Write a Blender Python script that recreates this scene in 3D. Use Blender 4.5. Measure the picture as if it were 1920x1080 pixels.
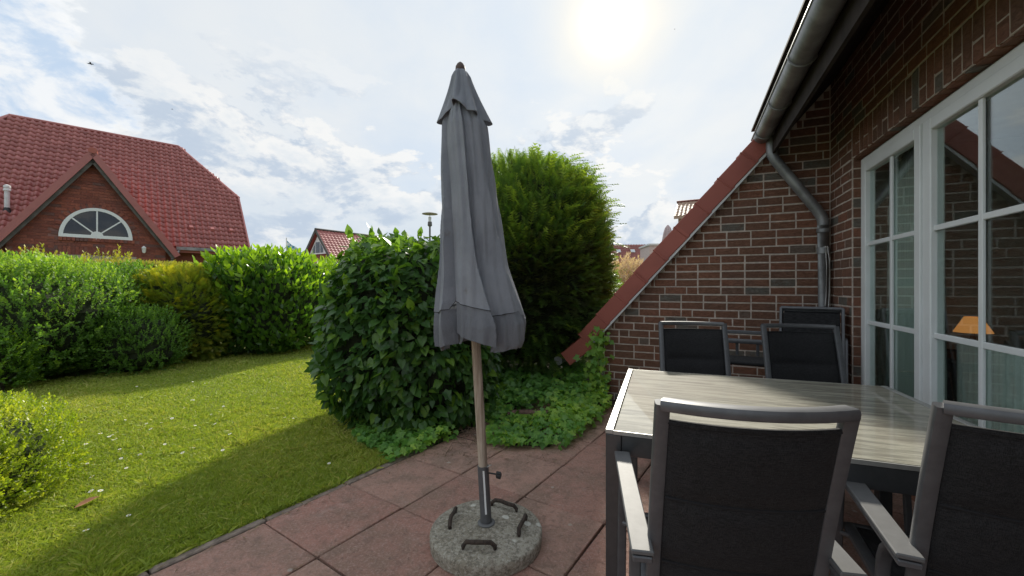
import bpy, bmesh, math, random
import numpy as np
from mathutils import Vector, Matrix, Euler
random.seed(7); RNG = np.random.default_rng(11)
C = bpy.context.scene.collection
SC = bpy.context.scene
R = math.radians
for o in list(bpy.data.objects): bpy.data.objects.remove(o)

# ---------------------------------------------------------------- camera, sky, sun, exposure
cam_d = bpy.data.cameras.new('camera'); cam = bpy.data.objects.new('camera', cam_d); C.objects.link(cam)
cam.location = (0, 0, 1.3); cam.rotation_euler = (R(90), 0, 0)
cam_d.sensor_width = 36; cam_d.lens = 36 * 760 / 1920; cam_d.shift_y = -3 / 1920
cam_d.clip_start = 0.05; cam_d.clip_end = 2000
SC.camera = cam
SUN_AZ, SUN_EL = 13.7, 32.4          # azimuth to the right of +Y, elevation
sun_dir = Vector((math.sin(R(SUN_AZ)) * math.cos(R(SUN_EL)), math.cos(R(SUN_AZ)) * math.cos(R(SUN_EL)), math.sin(R(SUN_EL))))

world = bpy.data.worlds.new('World'); SC.world = world; world.use_nodes = True
def build_world():
    nt = world.node_tree; nt.nodes.clear(); N = nt.nodes.new; L = nt.links.new
    out = N('ShaderNodeOutputWorld'); bg = N('ShaderNodeBackground'); bg.inputs[1].default_value = 0.1
    L(bg.outputs[0], out.inputs[0])
    sky = N('ShaderNodeTexSky'); sky.sky_type = 'NISHITA'; sky.sun_disc = False
    sky.sun_elevation = R(SUN_EL); sky.sun_rotation = R(SUN_AZ); sky.air_density = 1.0; sky.dust_density = 1.5
    tc = N('ShaderNodeTexCoord')
    def M(op, a, b=None, c=None, clamp=False):
        n = N('ShaderNodeMath'); n.operation = op; n.use_clamp = clamp
        for i, v in enumerate((a, b, c)):
            if v is None: continue
            if isinstance(v, (int, float)): n.inputs[i].default_value = v
            else: L(v, n.inputs[i])
        return n.outputs[0]
    def mix(f, a, b):
        n = N('ShaderNodeMix'); n.data_type = 'RGBA'
        for s, v in ((0, f), (6, a), (7, b)):
            if isinstance(v, (int, float)): n.inputs[s].default_value = v
            elif isinstance(v, tuple): n.inputs[s].default_value = (*v, 1)
            else: L(v, n.inputs[s])
        return n.outputs[2]
    def noise(vec, scale, detail, rough, dist=0.0):
        n = N('ShaderNodeTexNoise'); n.inputs['Scale'].default_value = scale; n.inputs['Detail'].default_value = detail
        n.inputs['Roughness'].default_value = rough; n.inputs['Distortion'].default_value = dist
        L(vec, n.inputs['Vector']); return n.outputs[0]
    def smooth(v, a, b):
        n = N('ShaderNodeMapRange'); n.interpolation_type = 'SMOOTHSTEP'
        n.inputs[1].default_value = a; n.inputs[2].default_value = b; L(v, n.inputs[0]); return n.outputs[0]
    sep = N('ShaderNodeSeparateXYZ'); L(tc.outputs['Generated'], sep.inputs[0])
    x, y, z = sep.outputs
    zz = M('MAXIMUM', z, 0.0); den = M('ADD', zz, 0.22)
    cmb = N('ShaderNodeCombineXYZ'); L(M('DIVIDE', x, den), cmb.inputs[0]); L(M('DIVIDE', y, den), cmb.inputs[1]); cmb.inputs[2].default_value = 3.7
    P = cmb.outputs[0]
    mp = N('ShaderNodeMapping'); mp.inputs['Rotation'].default_value = (0, 0, 0.5); mp.inputs['Scale'].default_value = (1.0, 0.45, 1); L(P, mp.inputs[0])
    veil = noise(mp.outputs[0], 1.2, 7, 0.52, 0.3)
    veil2 = noise(P, 3.2, 9, 0.58, 0.3)
    v = M('ADD', M('MULTIPLY', veil, 0.7), M('MULTIPLY', veil2, 0.3))
    S = 8.1
    colveil = mix(smooth(v, 0.36, 0.66), (0.555 * S, 0.640 * S, 0.745 * S), (0.690 * S, 0.722 * S, 0.748 * S))
    base = mix(mix(0.985, (0, 0, 0), (1, 1, 1)), sky.outputs[0], colveil)
    # low cumulus, lit edges and blue-grey bellies
    mp2 = N('ShaderNodeMapping'); mp2.inputs['Scale'].default_value = (1, 1, 1.9); mp2.inputs['Location'].default_value = (0.36, 0.1, 0.55); L(tc.outputs['Generated'], mp2.inputs[0])
    cu = noise(mp2.outputs[0], 4.2, 12, 0.60, 0.15)
    low = smooth(z, 0.46, 0.08)
    cum = M('SUBTRACT', M('ADD', cu, M('MULTIPLY', low, 0.20)), M('MULTIPLY', smooth(x, -0.05, 0.30), 0.03))
    mask = smooth(cum, 0.575, 0.615)
    mp3 = N('ShaderNodeMapping'); mp3.inputs['Location'].default_value = (0.40, 0.1, 0.60); mp3.inputs['Scale'].default_value = (1, 1, 1.9); L(tc.outputs['Generated'], mp3.inputs[0])
    cu2 = noise(mp3.outputs[0], 4.2, 12, 0.60, 0.15)
    lit = smooth(M('SUBTRACT', cu, cu2), -0.05, 0.06)
    ccol = mix(lit, (0.44 * S, 0.52 * S, 0.63 * S), (0.80 * S, 0.80 * S, 0.79 * S))
    ccol = mix(smooth(cum, 0.63, 0.78), ccol, (0.60 * S, 0.66 * S, 0.72 * S))
    col = mix(M('MULTIPLY', M('MULTIPLY', mask, 0.85), smooth(z, 0.52, 0.30)), base, ccol)
    # towering cloud bank at the left
    bankd = N('ShaderNodeVectorMath'); bankd.operation = 'DISTANCE'; L(tc.outputs['Generated'], bankd.inputs[0]); bankd.inputs[1].default_value = (-0.745, 0.585, 0.30)
    bank = M('ADD', M('SUBTRACT', 0.19, bankd.outputs['Value']), M('MULTIPLY', M('SUBTRACT', noise(mp2.outputs[0], 7, 10, 0.6), 0.5), 0.34))
    _e = M('SUBTRACT', smooth(bank, 0.05, 0.085), M('MULTIPLY', smooth(bank, 0.085, 0.22), 0.55))
    bcol = mix(smooth(noise(mp2.outputs[0], 9, 10, 0.62, 0.3), 0.40, 0.60), (0.46 * S, 0.58 * S, 0.74 * S), (0.78 * S, 0.80 * S, 0.82 * S))
    bcol = mix(smooth(bank, 0.10, 0.045), bcol, (0.85 * S, 0.86 * S, 0.86 * S))
    col = mix(M('MULTIPLY', smooth(bank, 0.045, 0.075), 0.9), col, bcol)
    # the veiled sun's aureole
    dt = N('ShaderNodeVectorMath'); dt.operation = 'DOT_PRODUCT'; L(tc.outputs['Generated'], dt.inputs[0]); dt.inputs[1].default_value = sun_dir
    d = M('MAXIMUM', dt.outputs['Value'], 0.0)
    def add(a, f, c):
        n = N('ShaderNodeVectorMath'); n.operation = 'SCALE'; n.inputs[0].default_value = c; L(f, n.inputs['Scale'])
        m = N('ShaderNodeVectorMath'); m.operation = 'ADD'; L(a, m.inputs[0]); L(n.outputs[0], m.inputs[1]); return m.outputs[0]
    col = add(col, M('POWER', d, 8), (0.45, 0.40, 0.28))
    col = add(col, M('POWER', d, 170), (2.1, 1.1, -0.5))
    col = add(col, M('POWER', d, 1100), (9.0, 8.0, 6.5))
    L(col, bg.inputs[0])
build_world()
sd = bpy.data.lights.new('sun', 'SUN'); sd.energy = 3.3; sd.angle = R(4.0); sd.color = (1, 0.94, 0.82)
sun = bpy.data.objects.new('sun', sd); C.objects.link(sun); sun.rotation_euler = (-sun_dir).to_track_quat('-Z', 'Y').to_euler(); sun.location = (3, 12, 9)
SC.view_settings.view_transform = 'Standard'; SC.view_settings.look = 'None'; SC.view_settings.gamma = 1
SC.view_settings.exposure = 0.54; SC.view_settings.use_curve_mapping = False
SC.render.engine = 'CYCLES'
SC.cycles.max_bounces = 8; SC.cycles.transparent_max_bounces = 12

# ---------------------------------------------------------------- helpers
def col4(c): return (c[0], c[1], c[2], 1)
class NT:
    def __init__(s, name):
        s.m = bpy.data.materials.new(name); s.m.use_nodes = True; s.t = s.m.node_tree
        s.b = s.t.nodes['Principled BSDF']; s.out = s.t.nodes['Material Output']
    def n(s, typ, **kw):
        x = s.t.nodes.new(typ)
        for k, v in kw.items(): setattr(x, k, v)
        return x
    def l(s, a, b): s.t.links.new(a, b)
    def set(s, sock, v):
        if isinstance(v, (int, float)): sock.default_value = v
        elif isinstance(v, tuple): sock.default_value = col4(v) if len(sock.default_value) == 4 else v
        else: s.l(v, sock)
    def math(s, op, a, b=0.5, clamp=False):
        x = s.n('ShaderNodeMath', operation=op, use_clamp=clamp); s.set(x.inputs[0], a); s.set(x.inputs[1], b); return x.outputs[0]
    def mix(s, f, a, b, blend='MIX'):
        x = s.n('ShaderNodeMix', data_type='RGBA', blend_type=blend); s.set(x.inputs[0], f); s.set(x.inputs[6], a); s.set(x.inputs[7], b); return x.outputs[2]
    def coord(s, kind='Object', scale=(1, 1, 1), rot=(0, 0, 0), loc=(0, 0, 0)):
        tc = s.n('ShaderNodeTexCoord'); mp = s.n('ShaderNodeMapping'); mp.inputs['Scale'].default_value = scale
        mp.inputs['Rotation'].default_value = rot; mp.inputs['Location'].default_value = loc; s.l(tc.outputs[kind], mp.inputs[0]); return mp.outputs[0]
    def world(s, scale=(1, 1, 1)):
        g = s.n('ShaderNodeNewGeometry'); mp = s.n('ShaderNodeMapping'); mp.inputs['Scale'].default_value = scale; s.l(g.outputs['Position'], mp.inputs[0]); return mp.outputs[0]
    def noise(s, vec, scale, detail=4, rough=0.55, dist=0):
        x = s.n('ShaderNodeTexNoise'); x.inputs['Scale'].default_value = scale; x.inputs['Detail'].default_value = detail
        x.inputs['Roughness'].default_value = rough; x.inputs['Distortion'].default_value = dist; s.l(vec, x.inputs['Vector']); return x.outputs[0]
    def ss(s, v, a, b, lo=0.0, hi=1.0):
        x = s.n('ShaderNodeMapRange', interpolation_type='SMOOTHSTEP'); s.l(v, x.inputs[0])
        for i, q in enumerate((a, b, lo, hi)): x.inputs[i + 1].default_value = q
        return x.outputs[0]
    def bump(s, h, dist=0.002, strength=1.0):
        x = s.n('ShaderNodeBump'); x.inputs['Strength'].default_value = strength; x.inputs['Distance'].default_value = dist
        s.l(h, x.inputs['Height']); s.l(x.outputs[0], s.b.inputs['Normal']); return x
    def rnd(s):          # per piece: object random plus the 'rnd' attribute of joined meshes
        a = s.n('ShaderNodeAttribute', attribute_name='rnd'); o = s.n('ShaderNodeObjectInfo')
        return s.math('FRACT', s.math('ADD', a.outputs['Fac'], o.outputs['Random']))
    def ramp(s, f, stops):
        x = s.n('ShaderNodeValToRGB'); e = x.color_ramp.elements
        while len(e) < len(stops): e.new(0.5)
        for i, (p, c) in enumerate(stops): e[i].position = p; e[i].color = col4(c)
        s.l(f, x.inputs[0]); return x.outputs[0]

def simple(name, c, rough=0.6, metal=0.0, var=0.12, scale=8, bumpd=0.0, spec=0.5):
    t = NT(name); v = t.coord('Object'); nz = t.noise(v, scale, 5, 0.6)
    cc = t.mix(t.ss(nz, 0.3, 0.7), tuple(k * (1 - var) for k in c), tuple(min(1, k * (1 + var)) for k in c))
    t.set(t.b.inputs['Base Color'], cc); t.b.inputs['Roughness'].default_value = rough; t.b.inputs['Metallic'].default_value = metal
    t.b.inputs['Specular IOR Level'].default_value = spec
    if bumpd: t.bump(t.noise(v, scale * 12, 4, 0.6), bumpd)
    return t.m

def mk(name, V, F, mat, parent=None, smooth=False, attr=None, kind=None):
    me = bpy.data.meshes.new(name); me.from_pydata([tuple(v) for v in V], [], F); me.update()
    if smooth: me.polygons.foreach_set('use_smooth', [True] * len(me.polygons))
    if attr is not None:
        a = me.attributes.new('rnd', 'FLOAT', 'POINT'); a.data.foreach_set('value', np.asarray(attr, dtype=np.float32))
    me.materials.append(mat)
    o = bpy.data.objects.new(name, me); C.objects.link(o)
    if parent: o.parent = parent
    if kind: o['kind'] = kind
    return o
def tag(o, label=None, cat=None, group=None, kind=None):
    if label: o['label'] = label
    if cat: o['category'] = cat
    if group: o['group'] = group
    if kind: o['kind'] = kind
    return o
def thing(name, label, cat, loc=(0, 0, 0), rz=0, group=None):
    o = bpy.data.objects.new(name, None); C.objects.link(o); o.location = loc; o.rotation_euler = (0, 0, rz); o.empty_display_size = 0.1
    return tag(o, label, cat, group)
def inst(src, loc=None, rot=None, scale=None, parent=None):
    o = src.copy(); C.objects.link(o)
    if parent is not None: o.parent = parent
    if loc is not None: o.location = loc
    if rot is not None: o.rotation_euler = rot
    if scale is not None: o.scale = scale
    return o

class MB:
    def __init__(s): s.V = []; s.F = []; s.A = []
    def add(s, V, F, a=0.0):
        n = len(s.V); s.V += [tuple(v) for v in V]; s.F += [tuple(i + n for i in f) for f in F]; s.A += [a] * len(V); return s
    def box(s, x0, x1, y0, y1, z0, z1, a=0.0, c=0.0):
        """axis box, with chamfer c if given"""
        if c <= 0:
            V = [(x, y, z) for z in (z0, z1) for y in (y0, y1) for x in (x0, x1)]
            F = [(0, 2, 3, 1), (4, 5, 7, 6), (0, 1, 5, 4), (2, 6, 7, 3), (0, 4, 6, 2), (1, 3, 7, 5)]
            return s.add(V, F, a)
        bm = bmesh.new(); bmesh.ops.create_cube(bm, size=1)
        for v in bm.verts: v.co = Vector(((x0 + x1) / 2 + v.co.x * (x1 - x0), (y0 + y1) / 2 + v.co.y * (y1 - y0), (z0 + z1) / 2 + v.co.z * (z1 - z0)))
        bmesh.ops.bevel(bm, geom=bm.edges[:], offset=c, segments=1, affect='EDGES')
        return s.bm(bm, a)
    def bm(s, bm, a=0.0):
        bm.verts.index_update(); s.add([v.co for v in bm.verts], [tuple(v.index for v in f.verts) for f in bm.faces], a); bm.free(); return s
    def bar(s, p, q, w, h, up=(0, 0, 1), a=0.0, c=0.0):
        """box beam from p to q, w across, h along up"""
        p = Vector(p); q = Vector(q); d = (q - p); L = d.length; d.normalize(); u = Vector(up); sd = d.cross(u).normalized(); u = sd.cross(d)
        t = MB(); t.box(-w / 2, w / 2, 0, L, -h / 2, h / 2, a, c)
        return s.add([p + sd * v[0] + d * v[1] + u * v[2] for v in t.V], t.F, a)
    def sweep(s, path, w, h, up=(0, 0, 1), n=8, sq=0.5, a=0.0, cap=True):
        """rounded-rectangle section swept along path"""
        P = [Vector(p) for p in path]; rings = []
        prof = []
        for k in range(n):
            t = 2 * math.pi * (k + 0.5) / n; cx, sy = math.cos(t), math.sin(t)
            prof.append((math.copysign(abs(cx) ** sq, cx) * w / 2, math.copysign(abs(sy) ** sq, sy) * h / 2))
        V = []
        for i, p in enumerate(P):
            d = (P[min(i + 1, len(P) - 1)] - P[max(i - 1, 0)]).normalized(); u0 = Vector(up)
            sd = d.cross(u0)
            if sd.length < 1e-4: sd = d.cross(Vector((0, 1, 0.01)))
            sd.normalize(); u = sd.cross(d)
            V += [p + sd * x + u * y for x, y in prof]
        F = [(i * n + k, i * n + (k + 1) % n, (i + 1) * n + (k + 1) % n, (i + 1) * n + k) for i in range(len(P) - 1) for k in range(n)]
        if cap: F += [tuple(range(n - 1, -1, -1)), tuple((len(P) - 1) * n + k for k in range(n))]
        return s.add(V, F, a)
    def tube(s, path, r, n=10, a=0.0): return s.sweep(path, 2 * r, 2 * r, n=n, sq=1.0, a=a)
    def lathe(s, prof, n=32, c=(0, 0, 0), a=0.0):
        V = []; m = len(prof)
        for k in range(n):
            t = 2 * math.pi * k / n
            V += [(c[0] + r * math.cos(t), c[1] + r * math.sin(t), c[2] + z) for r, z in prof]
        F = [(k * m + i, ((k + 1) % n) * m + i, ((k + 1) % n) * m + i + 1, k * m + i + 1) for k in range(n) for i in range(m - 1)]
        return s.add(V, F, a)
    def prism(s, poly, axis, d0, d1, a=0.0):
        """poly of 2D points extruded along axis x/y/z from d0 to d1"""
        def P(p, d): return {'x': (d, p[0], p[1]), 'y': (p[0], d, p[1]), 'z': (p[0], p[1], d)}[axis]
        n = len(poly); V = [P(p, d0) for p in poly] + [P(p, d1) for p in poly]
        F = [tuple(range(n)), tuple(range(2 * n - 1, n - 1, -1))] + [(i, n + i, n + (i + 1) % n, (i + 1) % n) for i in range(n)]
        return s.add(V, F, a)
    def build(s, name, mat, parent=None, smooth=False, kind=None, bevel=0.0):
        o = mk(name, s.V, s.F, mat, parent, smooth, s.A, kind)
        bm = bmesh.new(); bm.from_mesh(o.data); bmesh.ops.recalc_face_normals(bm, faces=bm.faces[:])
        if bevel: bmesh.ops.bevel(bm, geom=[e for e in bm.edges if e.is_manifold and e.calc_face_angle(0) > 0.5], offset=bevel, segments=2, affect='EDGES')
        bm.to_mesh(o.data); bm.free()
        if smooth:
            o.data.polygons.foreach_set('use_smooth', [True] * len(o.data.polygons))
            try: o.data.set_sharp_from_angle(angle=R(40))
            except Exception: pass
        return o
def bez(p0, p1, p2, p3, n=10):
    p0, p1, p2, p3 = map(Vector, (p0, p1, p2, p3))
    return [((1 - t) ** 3) * p0 + 3 * ((1 - t) ** 2) * t * p1 + 3 * (1 - t) * t * t * p2 + t ** 3 * p3 for t in [i / n for i in range(n + 1)]]

# ---------------------------------------------------------------- materials
def brick_mat(name, c1, c2, c3, grey, joints=False):
    t = NT(name); r = t.rnd(); v = t.world()
    base = t.ramp(r, [(0.0, c1), (0.35, c2), (0.7, c3), (0.90, c1), (0.94, grey), (1.0, grey)])
    n1 = t.noise(v, 28, 5, 0.65); n2 = t.noise(t.world((1, 1, 4)), 22, 6, 0.7, 0.6)
    base = t.mix(t.ss(n1, 0.35, 0.75, 0, 0.55), base, tuple(k * 0.55 for k in c1))
    base = t.mix(t.ss(n2, 0.60, 0.75, 0, 0.35), base, (0.22, 0.17, 0.15))
    base = t.mix(t.ss(t.noise(v, 1.7, 4), 0.45, 0.75, 0, 0.3), base, (0.12, 0.11, 0.10))
    t.set(t.b.inputs['Base Color'], base); t.b.inputs['Roughness'].default_value = 0.82
    t.b.inputs['Specular IOR Level'].default_value = 0.3
    h = t.math('ADD', t.ss(n2, 0.42, 0.52), t.noise(v, 90, 4, 0.6)); t.bump(h, 0.004, 0.9)
    return t.m
M_brick = brick_mat('brick_dark_red', (0.265, 0.130, 0.082), (0.205, 0.110, 0.074), (0.30, 0.132, 0.082), (0.175, 0.165, 0.140))
M_brick_n = brick_mat('brick_red', (0.33, 0.105, 0.075), (0.24, 0.085, 0.065), (0.40, 0.135, 0.09), (0.20, 0.11, 0.10))
M_mortar = simple('mortar', (0.55, 0.47, 0.40), 0.95, var=0.2, scale=20, bumpd=0.004)
M_mortar_n = simple('mortar_grey', (0.26, 0.13, 0.11), 0.95, var=0.2, scale=10, bumpd=0.003)
def tile_mat(name, c, c2, rough=0.55):
    t = NT(name); r = t.rnd(); v = t.world()
    b = t.mix(r, c, c2); b = t.mix(t.ss(t.noise(v, 3.0, 5, 0.65), 0.45, 0.8, 0, 0.4), b, tuple(k * 0.55 for k in c))
    b = t.mix(t.ss(t.noise(v, 45, 4, 0.6), 0.62, 0.75, 0, 0.3), b, (0.25, 0.2, 0.16))
    t.set(t.b.inputs['Base Color'], b); t.b.inputs['Roughness'].default_value = rough; t.bump(t.noise(v, 60, 4), 0.001, 0.6)
    return t.m
M_tile_n = tile_mat('roof_tile_red', (0.35, 0.115, 0.100), (0.46, 0.165, 0.145), 0.36)
M_verge = tile_mat('verge_tile_clay', (0.33, 0.088, 0.062), (0.39, 0.108, 0.075), 0.55)
M_tile_far = tile_mat('roof_tile_brown_red', (0.20, 0.06, 0.05), (0.26, 0.08, 0.06))
M_tile_beige = tile_mat('roof_tile_beige', (0.34, 0.22, 0.15), (0.42, 0.28, 0.2))
M_white = simple('white_pvc', (0.78, 0.80, 0.79), 0.35, var=0.04, scale=3)
M_whiteboard = simple('white_board', (0.68, 0.69, 0.68), 0.6, var=0.1)
M_zinc = simple('weathered_zinc', (0.27, 0.275, 0.28), 0.45, 0.45, var=0.3, scale=5)
M_wood_dark = simple('dark_stained_wood', (0.036, 0.028, 0.024), 0.8, var=0.3, scale=6, spec=0.15)
M_wood_grey = simple('grey_weathered_board', (0.10, 0.095, 0.085), 0.8, var=0.3, scale=6)
M_alu = simple('anthracite_aluminium', (0.085, 0.09, 0.095), 0.34, 0.55, var=0.08, scale=30)
M_alu_l = simple('grey_aluminium', (0.15, 0.15, 0.15), 0.55, 0.2, var=0.08, scale=30, spec=0.25)
M_alu_f = simple('charcoal_frame', (0.12, 0.123, 0.13), 0.42, 0.3, var=0.1, scale=30)
M_rim = simple('brushed_rim', (0.42, 0.42, 0.40), 0.4, 0.5, var=0.08, scale=30)
M_black = simple('black_plastic', (0.015, 0.015, 0.016), 0.45, var=0.2)
M_rust = simple('rusty_iron', (0.055, 0.038, 0.028), 0.85, var=0.5, scale=60, bumpd=0.003)
M_cord = simple('white_cord', (0.6, 0.6, 0.58), 0.7)
M_dark = simple('dark_interior', (0.42, 0.40, 0.36), 0.9)
M_soil = simple('soil', (0.06, 0.042, 0.03), 0.95, var=0.5, scale=20, bumpd=0.01)
M_bark = simple('bark', (0.07, 0.05, 0.035), 0.9, var=0.4, scale=20, bumpd=0.006)
M_core = simple('dark_bush_core', (0.024, 0.032, 0.013), 0.95, var=0.5, scale=14, bumpd=0.01)  # dark twig colour of the solid cores that stand for shade inside bushes

def fabric_mat():
    t = NT('mesh_fabric_black'); v = t.coord('Object')
    w = t.noise(t.coord('Object', (3, 1, 40)), 22, 4, 0.6); w2 = t.noise(t.coord('Object', (60, 1, 6)), 30, 2, 0.5)
    c = t.mix(t.ss(t.math('ADD', w, w2), 0.8, 1.25), (0.008, 0.008, 0.009), (0.034, 0.034, 0.036))
    t.set(t.b.inputs['Base Color'], c); t.b.inputs['Roughness'].default_value = 0.8; t.b.inputs['Specular IOR Level'].default_value = 0.25
    t.b.inputs['Sheen Weight'].default_value = 0.04
    t.bump(t.math('ADD', w, w2), 0.0012, 0.6); return t.m
M_fabric = fabric_mat(); M_seam = simple('fabric_seam', (0.022, 0.022, 0.024), 0.8, spec=.2)
def canopy_mat(name, k=1.0):
    t = NT(name); v = t.coord('Object')
    n1 = t.noise(v, 3.0, 6, 0.65); n2 = t.noise(t.coord('Object', (1, 1, 0.15)), 30, 4, 0.6); n3 = t.noise(v, 8, 5, 0.7)
    c = t.mix(t.ss(n1, 0.3, 0.7), (0.29 * k, 0.31 * k, 0.35 * k), (0.40 * k, 0.42 * k, 0.465 * k))
    c = t.mix(t.ss(n2, 0.5, 0.75, 0, 0.25), c, (0.26 * k, 0.275 * k, 0.30 * k)); c = t.mix(t.ss(n3, 0.64, 0.78, 0, 0.5), c, (0.24, 0.215, 0.17))
    t.set(t.b.inputs['Base Color'], c); t.b.inputs['Roughness'].default_value = 0.75; t.b.inputs['Sheen Weight'].default_value = 0.10
    t.bump(t.math('ADD', t.noise(v, 260, 2), t.math('MULTIPLY', t.noise(t.coord('Object', (1, 1, 0.4), rot=(0, .25, 0)), 11, 5, 0.6, 1.0), 2.5)), 0.010, 0.7)
    tr = t.n('ShaderNodeBsdfTranslucent'); t.l(c, tr.inputs[0]); mx = t.n('ShaderNodeMixShader'); mx.inputs[0].default_value = 0.22
    t.l(t.b.outputs[0], mx.inputs[1]); t.l(tr.outputs[0], mx.inputs[2]); t.l(mx.outputs[0], t.out.inputs[0]); return t.m
M_canopy = canopy_mat('canopy_grey'); M_valance = canopy_mat('valance_grey', 0.72)
def pole_mat():
    t = NT('weathered_pole_wood'); v = t.coord('Object', (1, 1, 0.06)); n1 = t.noise(v, 60, 6, 0.7); n2 = t.noise(v, 8, 4)
    c = t.mix(t.ss(n1, 0.35, 0.7), (0.28, 0.21, 0.15), (0.56, 0.47, 0.37)); c = t.mix(t.ss(n2, 0.4, 0.7, 0, 0.5), c, (0.30, 0.27, 0.23))
    t.set(t.b.inputs['Base Color'], c); t.b.inputs['Roughness'].default_value = 0.8; t.bump(n1, 0.002, 0.6); return t.m
M_pole = pole_mat()
def concrete_mat():
    t = NT('mossy_concrete'); v = t.coord('Object'); v2 = t.coord('Object', (1, 1, 0.02), loc=(.13, .07, 0)); n1 = t.noise(v, 7, 6, 0.7); n2 = t.noise(v, 70, 5, 0.7)
    vo = t.n('ShaderNodeTexVoronoi'); vo.inputs['Scale'].default_value = 8.5; t.l(v2, vo.inputs['Vector'])
    vo2 = t.n('ShaderNodeTexVoronoi'); vo2.inputs['Scale'].default_value = 34; t.l(v2, vo2.inputs['Vector'])
    c = t.mix(t.ss(n1, 0.35, 0.65), (0.32, 0.28, 0.21), (0.48, 0.44, 0.36)); c = t.mix(t.ss(n2, 0.50, 0.60, 0, 0.75), c, (0.58, 0.54, 0.46)); c = t.mix(t.ss(t.noise(v, 50, 5, 0.8), 0.42, 0.52, 0.6, 0), c, (0.10, 0.085, 0.06))
    c = t.mix(t.ss(t.noise(v, 14, 5, 0.7), 0.52, 0.7, 0, 0.6), c, (0.17, 0.13, 0.085))
    sp = t.math('ADD', vo.outputs['Distance'], t.math('MULTIPLY', t.noise(v, 40, 4), 0.12))
    c = t.mix(t.ss(sp, 0.25, 0.19, 0, 0.95), c, (0.75, 0.73, 0.65)); c = t.mix(t.ss(vo2.outputs['Distance'], 0.16, 0.1, 0, 0.5), c, (0.4, 0.38, 0.32))
    t.set(t.b.inputs['Base Color'], c); t.b.inputs['Roughness'].default_value = 0.95; t.bump(t.math('ADD', n2, t.noise(v, 120, 4)), 0.012, 1); return t.m
M_concrete = concrete_mat()
def slab_mat():
    t = NT('red_sandstone_slab'); v = t.world(); r = t.rnd()
    n1 = t.noise(v, 3.2, 6, 0.65, 0.3); n2 = t.noise(v, 75, 6, 0.85); n3 = t.noise(v, 14, 6, 0.7, 0.5); n4 = t.noise(v, 38, 5, 0.7)
    c = t.ramp(r, [(0, (0.42, 0.20, 0.150)), (.35, (0.52, 0.29, 0.22)), (.7, (0.47, 0.225, 0.17)), (1, (0.56, 0.33, 0.25))])
    c = t.mix(t.ss(n1, 0.38, 0.66, 0, 0.7), c, (0.27, 0.19, 0.135))
    c = t.mix(t.ss(n2, 0.48, 0.62, 0, 0.65), c, (0.60, 0.42, 0.36)); c = t.mix(t.ss(n4, 0.52, 0.72, 0, 0.55), c, (0.15, 0.095, 0.072))
    vo = t.n('ShaderNodeTexVoronoi'); vo.inputs['Scale'].default_value = 4.2; t.l(v, vo.inputs['Vector'])
    sp = t.math('ADD', vo.outputs['Distance'], t.math('MULTIPLY', t.noise(v, 30, 5), 0.10))
    c = t.mix(t.ss(sp, 0.115, 0.085, 0, 0.6), c, (0.62, 0.58, 0.50))
    c = t.mix(t.ss(n3, 0.50, 0.66, 0, 0.45), c, (0.20, 0.13, 0.10)); c = t.mix(t.ss(t.noise(v, 5.5, 7, 0.72, 0.8), 0.56, 0.70, 0, 0.4), c, (0.56, 0.40, 0.34))
    t.set(t.b.inputs['Base Color'], c); t.set(t.b.inputs['Roughness'], t.ss(n1, 0.3, 0.7, 0.55, 0.85))
    t.bump(t.math('ADD', t.math('MULTIPLY', n3, 2.4), t.math('MULTIPLY', n2, 0.9)), 0.010, 1); return t.m
M_slab = slab_mat()
M_kerb = simple('kerb_stone', (0.26, 0.205, 0.165), 0.9, var=0.35, scale=15, bumpd=0.004)
def table_mat():
    t = NT('wood_look_glass_top')
    n1 = t.noise(t.coord('Object', (1.0, 9, 1)), 3.2, 8, 0.7, 0.5); n2 = t.noise(t.coord('Object', (1.5, 40, 1)), 9, 6, 0.75, 0.3); n3 = t.noise(t.coord('Object'), 1.6, 3)
    c = t.ramp(n1, [(0.34, (0.115, 0.105, 0.082)), (0.46, (0.21, 0.20, 0.155)), (0.58, (0.38, 0.365, 0.29)), (0.74, (0.25, 0.225, 0.18))])
    c = t.mix(t.ss(n2, 0.45, 0.68, 0, 0.6), c, (0.20, 0.18, 0.145)); c = t.mix(t.ss(n3, 0.4, 0.7, 0, 0.3), c, (0.28, 0.23, 0.18))
    t.set(t.b.inputs['Base Color'], c); t.b.inputs['Roughness'].default_value = 0.65; t.b.inputs['Specular IOR Level'].default_value = 0.2
    t.b.inputs['Coat Weight'].default_value = 0.65; t.b.inputs['Coat Roughness'].default_value = 0.03; t.b.inputs['Coat IOR'].default_value = 1.45
    return t.m
M_table = table_mat()
def glass_mat(name, tint, k=3.0):
    t = NT(name); g = t.n('ShaderNodeNewGeometry'); dp = t.n('ShaderNodeVectorMath', operation='DOT_PRODUCT'); t.l(g.outputs['Normal'], dp.inputs[0]); t.l(g.outputs['Incoming'], dp.inputs[1])
    c1 = t.math('SUBTRACT', 1.0, t.math('ABSOLUTE', dp.outputs['Value'], 0)); f = t.math('ADD', t.math('MULTIPLY', t.math('POWER', c1, 5.0), 0.96), 0.04); f = t.math('MULTIPLY', f, k, True); tr = t.n('ShaderNodeBsdfTransparent'); tr.inputs[0].default_value = col4(tint)
    gl = t.n('ShaderNodeBsdfGlossy'); gl.inputs['Roughness'].default_value = 0.0; gl.inputs[0].default_value = (0.93, 0.97, 1, 1)
    mx = t.n('ShaderNodeMixShader'); t.l(f, mx.inputs[0]); t.l(tr.outputs[0], mx.inputs[1]); t.l(gl.outputs[0], mx.inputs[2]); t.l(mx.outputs[0], t.out.inputs[0]); return t.m
M_glass = glass_mat('window_glass', (0.88, 0.94, 0.91), 1.6)
M_glass_d = glass_mat('window_glass_dark', (0.5, 0.5, 0.5), 1.3)

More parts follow.
